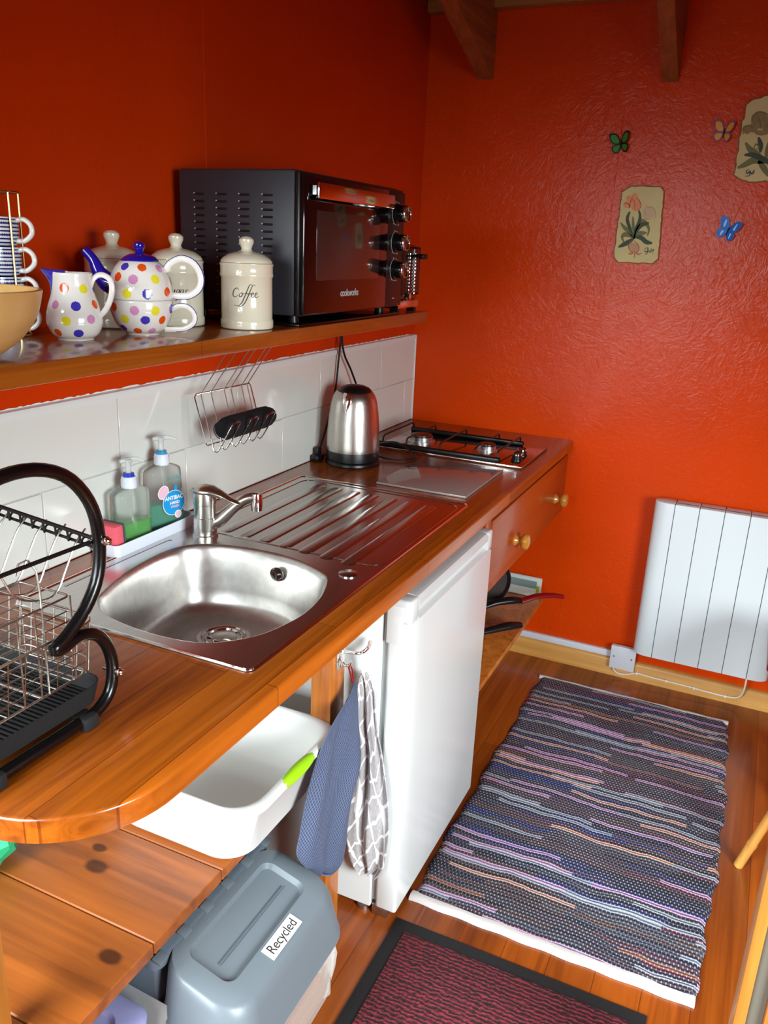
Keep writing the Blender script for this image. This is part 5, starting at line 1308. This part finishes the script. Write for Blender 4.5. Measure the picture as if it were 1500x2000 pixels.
# pans
def saucepan(c, rad, h, hdir, hl, label, handle_mat, hz=0.0, grp='saucepans on the low shelf'):
    t = thing('saucepan', label, 'saucepan', (c[0], c[1], 0.2625), grp)
    bm = bmesh.new(); z = 0.2626
    lathe(bm, [(rad * 0.9, z), (rad * 0.97, z + 0.004), (rad, z + 0.012), (rad, z + h), (rad + 0.003, z + h + 0.002), (rad - 0.002, z + h + 0.001), (rad - 0.003, z + 0.012), (0, z + 0.008)], (c[0], c[1], 0), 48, capt=False); part(t, 'pan_body', bm, 'pansteel')
    C = V((c[0], c[1], 0)); d = V(hdir).normalized()
    bm = bmesh.new(); tube(bm, [C + d * rad + V((0, 0, z + h * 0.8)), C + d * (rad + hl * 0.35) + V((0, 0, z + h * 0.9 + hz)), C + d * (rad + hl * 0.75) + V((0, 0, z + h * 1.0 + hz)), C + d * (rad + hl) + V((0, 0, z + h * 0.93 + hz))], [0.009, 0.013, 0.016, 0.012], 14, smooth=5, flat=(1.2, 0.85)); part(t, 'handle', bm, handle_mat)
    bm = bmesh.new(); lathe(bm, [(rad + 0.002, z + h + 0.0025), (rad * 0.9, z + h + 0.010), (rad * 0.4, z + h + 0.020), (0.012, z + h + 0.022), (0.006, z + h + 0.030), (0.014, z + h + 0.038), (0.010, z + h + 0.042), (0, z + h + 0.043)], (c[0], c[1], 0), 40, capt=False); part(t, 'lid', bm, 'pansteel')
    return t
saucepan((0.46, -0.590), 0.068, 0.045, (0.66, 0.75, 0), 0.19, 'small saucepan with plain black handle nearest the fridge', 'black')
s2 = saucepan((0.40, -0.385), 0.082, 0.052, (0.78, 0.66, 0), 0.16, 'steel saucepan with black handle tipped in dark red', 'black', 0.012)
bm = bmesh.new(); tube(bm, [(0.585, -0.243, 0.326), (0.635, -0.200, 0.340), (0.685, -0.158, 0.338), (0.715, -0.132, 0.330)], [0.012, 0.012, 0.0115, 0.010], 12, smooth=5, flat=(1.3, 0.8)); part(s2, 'handle_tip', bm, 'redhandle', label='dark red handle end')
fp = thing('frying_pan', 'grey non-stick frying pan standing on edge against the wall', 'frying pan', (0.43, -0.165, 0.2625), 'saucepans on the low shelf')
bm = bmesh.new(); mt = Matrix.Translation(V((0.43, -0.165, 0.352))) @ Matrix.Rotation(math.radians(68), 4, 'X')
lathe(bm, [(0.0, 0.0), (0.075, 0.0), (0.093, 0.02), (0.095, 0.02), (0.078, -0.003), (0.0, -0.003)], n=48, mtx=mt, capb=False, capt=False); part(fp, 'pan_dish', bm, 'pancoat')
bm = bmesh.new(); tube(bm, [(0.345, -0.17, 0.36), (0.28, -0.17, 0.37), (0.20, -0.17, 0.37)], [0.008, 0.011, 0.009], 12); part(fp, 'handle_shaft', bm, 'black')
# packet leaning on the wall
pk = thing('foil_packet', 'pale printed packet leaning on the wall behind the saucepans', 'packet', (0.5, -0.03, 0.262))
part(pk, 'wrapper', newbox(0.40, 0.610, -0.040, -0.026, 0.2626, 0.345, bev=0.005), 'packet')
part(pk, 'printed_band', newbox(0.44, 0.592, -0.0412, -0.0400, 0.300, 0.330), 'packetgrey'); part(pk, 'printed_corner', newbox(0.592, 0.603, -0.0412, -0.0400, 0.278, 0.312), 'packetgreen')

# ================================================================== RADIATOR
rd = thing('radiator', 'white slim electric panel radiator mounted low on the back wall', 'radiator', (1.22, -0.06, 0.155))
z0, z1 = 0.150, 0.743; xa, xb = 0.988, 1.452
gx = [1.0577 + 0.0812 * i for i in range(5)]
bm = bmesh.new()
R_ = 0.050
def plan(x0, x1, y0, y1, r, left, right):
    pts = []
    if left: pts += [(x0 + r - r * math.sin(a), y0 + r - r * math.cos(a)) for a in [PI / 2 * k / 8 for k in range(9)]] if False else []
    return pts
segs = [(xa, gx[0])] + [(gx[i], gx[i + 1]) for i in range(4)] + [(gx[4], xb)]
for i, (s0, s1) in enumerate(segs):
    g_ = 0.0013; yf, yb = -0.100, -0.028
    if i == 0: pts = [(s1 - g_, yb), (s0 + R_, yb)] + [(s0 + R_ - R_ * math.sin(a), (yf + yb) / 2 + 0.036 * math.cos(a)) for a in [PI * k / 16 for k in range(17)]] + [(s1 - g_, yf)]
    elif i == 5: pts = [(s0 + g_, yf)] + [(s1 - R_ + R_ * math.sin(a), (yf + yb) / 2 - 0.036 * math.cos(a)) for a in [PI * k / 16 for k in range(17)]] + [(s0 + g_, yb)]
    else: pts = [(s0 + g_, yf), (s1 - g_, yf), (s1 - g_, yb), (s0 + g_, yb)]
    bm = bmesh.new(); prism(bm, pts, z0, z1, 0, 0.002, 2); part(rd, 'fin_panel', bm, 'radiator', angle=62)
part(rd, 'inner_core', newbox(xa + 0.055, xb - 0.055, -0.0975, -0.030, z0 + 0.001, z1 - 0.002), 'groove')
bm = bmesh.new()
for i in range(5):
    if i < 4: box(bm, gx[i] + 0.004, gx[i + 1] - 0.004, -0.078, -0.072, z1 + 0.0002, z1 + 0.0012)
part(rd, 'top_slot', bm, 'groove')
for x in (1.08, 1.36): part(rd, 'wall_bracket', newbox(x, x + 0.03, -0.03, -0.0008, 0.30, 0.60), 'radiator')
# fused spur box, trunking, cable
so = thing('socket_box', 'white square wall box with two screws left of the radiator', 'wall box', (0.952, -0.015, 0.045))
part(so, 'box_body', newbox(0.906, 0.998, -0.036, -0.0225, 0.044, 0.137, bev=0.002), 'socket')
part(so, 'faceplate', newbox(0.905, 0.999, -0.045, -0.036, 0.043, 0.138, bev=0.003), 'socket')
for x in (0.919, 0.985):
    bm = bmesh.new(); lathe(bm, [(0.0035, -0.0445), (0.0035, -0.046), (0, -0.0465)], (x, 0, 0.095), 14, axis='y', capb=False, capt=False); part(so, 'screw', bm, 'screw')
bm = newbox(0.30, 0.904, -0.017, -0.0008, 0.0745, 0.100, bev=0.0015)
single('cable_trunking', 'white plastic cable trunking along the top of the skirting', 'trunking', bm, 'socket')
bm = bmesh.new(); tube(bm, [(0.922, -0.038, 0.044), (0.926, -0.034, 0.030), (0.945, -0.029, 0.018), (0.975, -0.0275, 0.022), (1.01, -0.0275, 0.036), (1.06, -0.0275, 0.034), (1.12, -0.0275, 0.033), (1.20, -0.0275, 0.032), (1.26, -0.0275, 0.029), (1.33, -0.0275, 0.028), (1.365, -0.030, 0.034), (1.382, -0.045, 0.058), (1.386, -0.062, 0.10), (1.386, -0.065, 0.151)], 0.0032, 10, smooth=5)
rc = thing('radiator_cable', 'white cable clipped along the skirting below the radiator', 'cable', (1.15, -0.028, 0.03))
part(rc, 'flex', bm, 'cablewhite')
for (x, zz) in ((1.01, 0.036), (1.12, 0.033), (1.22, 0.031), (1.33, 0.028)):
    part(rc, 'cable_clip', newbox(x - 0.003, x + 0.003, -0.033, -0.0225, zz - 0.005, zz + 0.006, bev=0.001), 'labelwhite')

# ================================================================== RUG AND MAT
rg = thing('rag_rug', 'multicoloured striped rag rug on the wooden floor', 'rug', (1.02, -0.80, 0))
bm = bmesh.new(); nx, ny = 60, 110; RX0, RX1, RY0, RY1 = 0.675, 1.350, -1.430, -0.185
random.seed(9)
G = []
for j in range(ny + 1):
    t = j / ny; row = []
    bulgeR = 0.020 * math.sin(PI * t) + 0.004 * math.sin(23 * t) + 0.004 * math.sin(61 * t); bulgeL = 0.004 * math.sin(19 * t + 1) + 0.003 * math.sin(53 * t)
    for i in range(nx + 1):
        u = i / nx; x = RX0 + bulgeL + (RX1 + bulgeR - RX0 - bulgeL) * u
        y = RY0 + (RY1 - RY0) * t
        z = 0.0095 + 0.0012 * math.sin(14 * u + 6 * t) + 0.0010 * math.sin(31 * t + 3 * u)
        if i in (0, nx): z = 0.002
        row.append((x, y, z))
    G.append(ring(bm, row))
for j in range(ny):
    for i in range(nx): bm.faces.new((G[j][i], G[j][i + 1], G[j + 1][i + 1], G[j + 1][i]))
o = part(rg, 'woven_field', bm, 'rug', angle=80)
for (ya, yb) in ((RY0 - 0.024, RY0 + 0.003), (RY1 - 0.003, RY1 + 0.013)):
    bm = bmesh.new(); r0 = []; N = 60
    for k in range(N + 1):
        t = k / N; x = RX0 - 0.002 + (RX1 - RX0 + 0.004) * t; wv = 0.0015 * math.sin(40 * t)
        r0.append([(x, ya + wv, 0.0008), (x, ya + wv + 0.002, 0.008), (x, (ya + yb) / 2 + wv, 0.0115), (x, yb + wv, 0.0095), (x, yb + wv, 0.0008)])
    loft(bm, r0); part(rg, 'hem', bm, 'rughem', label='white end hem', angle=70)
dm = thing('door_mat', 'dark red ribbed mat with black rubber border on the floor', 'mat', (1.0, -1.95, 0))
part(dm, 'rubber_border', newbox(0.672, 1.262, -2.42, -1.521, 0.0006, 0.0045, bev=0.0015), 'rubber')
bm = newbox(0.706, 1.228, -2.385, -1.556, 0.003, 0.0085, bev=0.002)
part(dm, 'carpet_field', bm, 'mat')

# ================================================================== WALL PLAQUES
def plaque(name, label, x0, x1, z0, z1, shear, seed, cut=0.2, wav=0.004):
    """irregular parchment-shaped plaque; returns mapping from unit coords"""
    t = thing(name, label, 'plaque', ((x0 + x1) / 2, -0.012, z0), 'flower plaques on the back wall')
    random.seed(seed)
    def P(u, v): return (x0 + (x1 - x0) * u + shear * (v - 0.5), z0 + (z1 - z0) * v)
    pts = []
    corners = [(0.12, 0), (0.9, 0), (1.0, 0.07), (1.0, 0.94), (0.93, 1.0), (0.28, 1.0), (0.08, 0.93), (0.0, 0.15), (0.0, 0.06)]
    for a, b in zip(corners, corners[1:] + corners[:1]):
        n = max(2, int(math.hypot((b[0] - a[0]) * (x1 - x0), (b[1] - a[1]) * (z1 - z0)) / 0.011))
        for k in range(n):
            tt = k / n; q = P(a[0] + (b[0] - a[0]) * tt, a[1] + (b[1] - a[1]) * tt)
            pts.append((q[0] + random.uniform(-wav, wav) * 0.5, q[1] + random.uniform(-wav, wav) * 0.5))
    bm = bmesh.new()
    cx = sum(p[0] for p in pts) / len(pts); cz = sum(p[1] for p in pts) / len(pts)
    A = ring(bm, [(p[0], -0.0010, p[1]) for p in pts]); B = ring(bm, [(p[0], -0.008, p[1]) for p in pts]); Cc = ring(bm, [(cx + (p[0] - cx) * 0.965, -0.0105, cz + (p[1] - cz) * 0.975) for p in pts])
    bridge(bm, A, B, 1); bridge(bm, B, Cc, 1); cap(bm, Cc, 0); cap(bm, A, 0)
    part(t, 'slab', bm, ['parchment', 'paredge'], angle=30)
    lay = [0]
    def f3(u, v):
        q = P(u, v); return (q[0], -0.0108 - lay[0], q[1])
    return t, f3, lay
t, f3, lay = plaque('tulip_plaque', 'small cream plaque painted with an orange tulip and its bulb', 0.722, 0.870, 1.535, 1.780, -0.012, 4, wav=0.003)
# image-space helper: crop coords -> unit
def q(px, py): # measured in the enlarged view of the plaque
    v = 1 - (py - 230) / 1510.0; xl = 430 - (py - 260) * 0.165 ; return ((px - xl) / 880.0, v)
def strokes(root, name, mat, ss, w, l):
    lay[0] = l; bm = bmesh.new()
    for s in ss: ribbon(bm, [q(*p) for p in s], w, f3, 5)
    part(root, name, bm, mat, recalc=False)
wleaf = lambda k: (lambda t_: k * (0.25 + 0.9 * math.sin(PI * min(1, t_ * 0.9 + 0.05))))
def strokes_w(root, name, mat, ss, wf, l):
    lay[0] = l; bm = bmesh.new()
    for s in ss: ribbon(bm, [q(*p) for p in s], wf, f3, 5)
    return part(root, name, bm, mat, recalc=False)
strokes_w(t, 'painted_leaves', 'leafmid', [[(640, 1230), (560, 1120), (470, 1040), (405, 950)], [(640, 1230), (540, 1190), (460, 1180), (410, 1230), (440, 1330)], [(660, 1200), (760, 930), (840, 910), (910, 960), (950, 1060), (910, 1190)], [(670, 1180), (760, 1150), (900, 1130)], [(655, 1150), (650, 1000), (660, 820)]], wleaf(0.055), 0.0002)
strokes_w(t, 'painted_leaves', 'leafdark', [[(650, 1250), (590, 1080), (545, 900), (570, 800), (615, 730)], [(640, 1250), (720, 1080), (820, 980), (960, 940)], [(660, 1220), (780, 1230), (880, 1310), (990, 1330)], [(650, 1240), (560, 1310), (440, 1370), (320, 1430)], [(650, 1260), (680, 1100), (770, 930), (800, 800), (780, 700)]], wleaf(0.06), 0.0005)
lay[0] = 0.0007; bm = bmesh.new()
def circ(cx, cy, rx, ry, n=22, rot=0.0): return [q(cx + rx * math.cos(2 * PI * k / n) * math.cos(rot) - ry * math.sin(2 * PI * k / n) * math.sin(rot), cy - rx * math.cos(2 * PI * k / n) * math.sin(rot) - ry * math.sin(2 * PI * k / n) * math.cos(rot)) for k in range(n)]
blob(bm, circ(730, 580, 105, 140), f3)
lay[0] = 0.0009; blob(bm, circ(620, 480, 60, 60), f3); blob(bm, circ(560, 600, 66, 60), f3); blob(bm, circ(740, 430, 50, 60), f3)
part(t, 'painted_tulip', bm, 'petal', recalc=False)
strokes(t, 'petal_outline', 'petalline', [[(700, 400), (640, 540), (600, 660)], [(780, 470), (835, 580), (800, 690)], [(500, 600), (560, 560), (620, 620), (600, 660)], [(680, 480), (720, 560), (700, 690)]], 0.016, 0.0012)
lay[0] = 0.0007; bm = bmesh.new(); blob(bm, circ(975, 730, 120, 110), f3); part(t, 'painted_pale_tulip', bm, 'petalpale', recalc=False)
strokes(t, 'pale_tulip_outline', 'bulb', [[(920, 600), (980, 640), (1050, 640), (1100, 740), (1080, 850)], [(860, 760), (900, 850), (1000, 860)], [(930, 660), (900, 740), (930, 820)]], 0.014, 0.0009)
lay[0] = 0.0008; bm = bmesh.new(); blob(bm, circ(625, 1430, 95, 95), f3); part(t, 'painted_bulb', bm, 'bulb', recalc=False)
strokes(t, 'bulb_roots', 'petalline', [[(610, 1290), (530, 1380), (540, 1480), (610, 1560)], [(640, 1290), (720, 1380), (720, 1470), (650, 1560)], [(620, 1500), (560, 1560), (500, 1540)], [(630, 1500), (630, 1600), (610, 1640)], [(640, 1500), (700, 1560), (770, 1530)]], 0.014, 0.0011)
strokes(t, 'painted_caption', 'ink', [[(900, 1420), (850, 1440), (840, 1500), (890, 1490), (900, 1420), (880, 1530), (830, 1555)], [(915, 1460), (915, 1500), (945, 1500), (955, 1460)], [(965, 1430), (965, 1500)], [(985, 1540), (990, 1460), (1015, 1465), (1000, 1495)]], 0.012, 0.0006)
t, f3, lay = plaque('iris_plaque', 'large cream plaque painted with brown irises, cut off at the right', 1.060, 1.270, 1.795, 2.040, -0.022, 8, wav=0.008)
def q(px, py):
    v = 1 - (py - 180) / 1620.0; return ((px - 390 - (1800 - py) * 0.10) / 1240.0, v)
strokes_w(t, 'painted_leaves', 'leafmid', [[(1000, 1420), (860, 1400), (740, 1390), (600, 1470), (470, 1530)], [(830, 1400), (920, 1530), (1000, 1690)], [(960, 1400), (800, 1260), (700, 1180), (625, 1050)], [(960, 1350), (1000, 1200), (1040, 1000)], [(1180, 1640), (1420, 1300), (1560, 1060)]], wleaf(0.07), 0.0002)
strokes_w(t, 'painted_leaves', 'leafdark', [[(1200, 1600), (1050, 1450), (850, 1330), (720, 1280), (600, 1285)], [(1150, 1560), (1090, 1400), (1110, 1260), (1200, 1230)], [(870, 1240), (880, 1100), (850, 950)], [(1210, 1600), (1330, 1350), (1400, 1200)]], wleaf(0.06), 0.0005)
lay[0] = 0.0007; bm = bmesh.new()
for i_, (cx, cy, rx, ry) in enumerate(((890, 640, 140, 150), (760, 780, 90, 80), (1030, 800, 110, 100), (900, 870, 110, 50), (660, 810, 60, 80), (1300, 760, 150, 150), (1400, 900, 110, 90), (1210, 930, 90, 80))):
    lay[0] = 0.0007 + 0.0002 * i_
    blob(bm, circ(cx, cy, rx, ry), f3)
part(t, 'painted_irises', bm, 'sepia', recalc=False)
strokes(t, 'petal_outline', 'bf_black' if False else 'leafmid', [[(740, 700), (760, 560), (880, 480), (1020, 540), (1060, 680)], [(850, 560), (880, 680), (900, 780)], [(590, 900), (600, 770), (700, 730), (800, 800)], [(960, 760), (1060, 720), (1110, 830)], [(760, 1180), (800, 1080), (860, 1150), (800, 1180)]], 0.014, 0.0030)
strokes(t, 'painted_caption', 'ink', [[(680, 1560), (620, 1590), (640, 1640), (680, 1600), (670, 1680), (590, 1690)], [(700, 1590), (700, 1640), (730, 1640), (735, 1590)], [(755, 1560), (750, 1640)]], 0.014, 0.0006)

def butterfly(name, label, x, z, s, rot, tilt, c1, c2, band=None):
    t = thing(name, label, 'butterfly', (x, -0.012, z), 'paper butterflies on the back wall')
    cr, sr = math.cos(rot), math.sin(rot)
    def W(u, v, lift):
        return (x + s * (u * cr - v * sr), -0.006 - lift, z + s * (u * sr + v * cr))
    UP = [(0.0, 0.05), (0.10, 0.45), (0.32, 0.85), (0.65, 1.02), (0.98, 0.92), (0.95, 0.55), (0.75, 0.15), (0.35, -0.05)]
    LO = [(0.0, 0.0), (0.40, 0.02), (0.76, -0.08), (0.80, -0.42), (0.58, -0.74), (0.26, -0.70), (0.05, -0.3)]
    for sd_, wd in ((1, tilt), (-1, 1.0)):
        for pts_, nm in ((UP, 'upper_wing'), (LO, 'lower_wing')):
            bm = bmesh.new(); cx = sum(p[0] for p in pts_) / len(pts_); cy = sum(p[1] for p in pts_) / len(pts_)
            pp = smooth_path([(p[0], p[1], 0) for p in pts_], 3, True)
            lf = 0.5 if wd < 1 else 0.25
            o_ = [W(sd_ * p.x * wd, p.y, s * abs(p.x) * lf) for p in pp]
            b_ = [(p_[0], p_[1] + 0.0012, p_[2]) for p_ in o_]
            i_ = [W(sd_ * (cx + (p.x - cx) * 0.72) * wd, cy + (p.y - cy) * 0.72, s * abs(cx + (p.x - cx) * 0.72) * lf + 0.0004) for p in pp]
            r0 = ring(bm, b_); r1 = ring(bm, o_); r2 = ring(bm, i_); bridge(bm, r0, r1, 1); bridge(bm, r1, r2, 1); cap(bm, r2, 0); cap(bm, r0, 1, True)
            if band:
                j_ = [W(sd_ * (cx + (p.x - cx) * 0.22) * wd, cy + (p.y - cy) * 0.6, s * abs(cx) * lf + 0.0012) for p in pp]; cap(bm, ring(bm, j_), 2)
            part(t, nm, bm, [c1, c2] + ([band] if band else []), recalc=False, angle=60)
    bm = bmesh.new(); tube(bm, [W(0, 0.35, 0.001), W(0, 0.1, 0.002), W(0, -0.4, 0.001)], [0.0015, 0.0025, 0.001], 8); part(t, 'body', bm, 'bf_black')
butterfly('paper_butterfly', 'green and black paper butterfly above the tulip plaque', 0.706, 1.908, 0.036, 0.15, 0.85, 'bf_green', 'bf_black')
butterfly('paper_butterfly', 'yellow and violet paper butterfly touching the iris plaque', 1.020, 1.938, 0.035, -0.1, 0.8, 'bf_yellow', 'bf_violet')
butterfly('paper_butterfly', 'bright blue paper butterfly right of the tulip plaque', 1.078, 1.648, 0.036, -0.35, 0.9, 'bf_blue', 'bf_blue', 'bf_pale')

# ================================================================== RIGHT EDGE FURNITURE
st = thing('bamboo_stool', 'bamboo stool with one slanting cane leg showing at right', 'stool', (1.72, -0.95, 0))
for (xa_, ya_, xb_, yb_) in ((1.418, -0.926, 1.56, -0.94), (2.0, -0.95, 1.86, -0.95), (1.70, -1.25, 1.71, -1.10), (1.70, -0.62, 1.71, -0.78)):
    bm = bmesh.new(); tube(bm, [(xa_, ya_, 0.0), (xb_, yb_, 0.52)], 0.0125, 16)
    a = V((xa_, ya_, 0)); b = V((xb_, yb_, 0.52))
    for k in (0.14, 0.15, 0.55): c = a.lerp(b, k); d = a.lerp(b, k + 0.012); tube(bm, [c, d], 0.0138, 16)
    part(st, 'leg', bm, 'bamboo')
bm = bmesh.new(); lathe(bm, [(0.19, 0.515), (0.20, 0.525), (0.20, 0.545), (0.19, 0.555), (0.0, 0.558)], (1.72, -0.95, 0), 40, capt=False); part(st, 'seat', bm, 'bamboo')
ch = thing('wooden_chair', 'dark red wooden chair, only its seat corner showing at right', 'chair', (1.62, -0.52, 0))
part(ch, 'seat', newbox(1.405, 1.88, -0.66, -0.32, 0.455, 0.480, bev=0.008, seg=3), 'mahogany')
for (x, y) in ((1.56, -0.62), (1.84, -0.62), (1.56, -0.34), (1.84, -0.34)): part(ch, 'leg', newbox(x - 0.016, x + 0.016, y - 0.016, y + 0.016, 0, 0.456, bev=0.003), 'mahogany')
for y in (-0.64, -0.34): part(ch, 'back_post', newbox(1.842, 1.872, y - 0.016, y + 0.016, 0.479, 0.92, bev=0.003), 'mahogany')
part(ch, 'back_rail', newbox(1.845, 1.868, -0.63, -0.35, 0.80, 0.90, bev=0.003), 'mahogany')
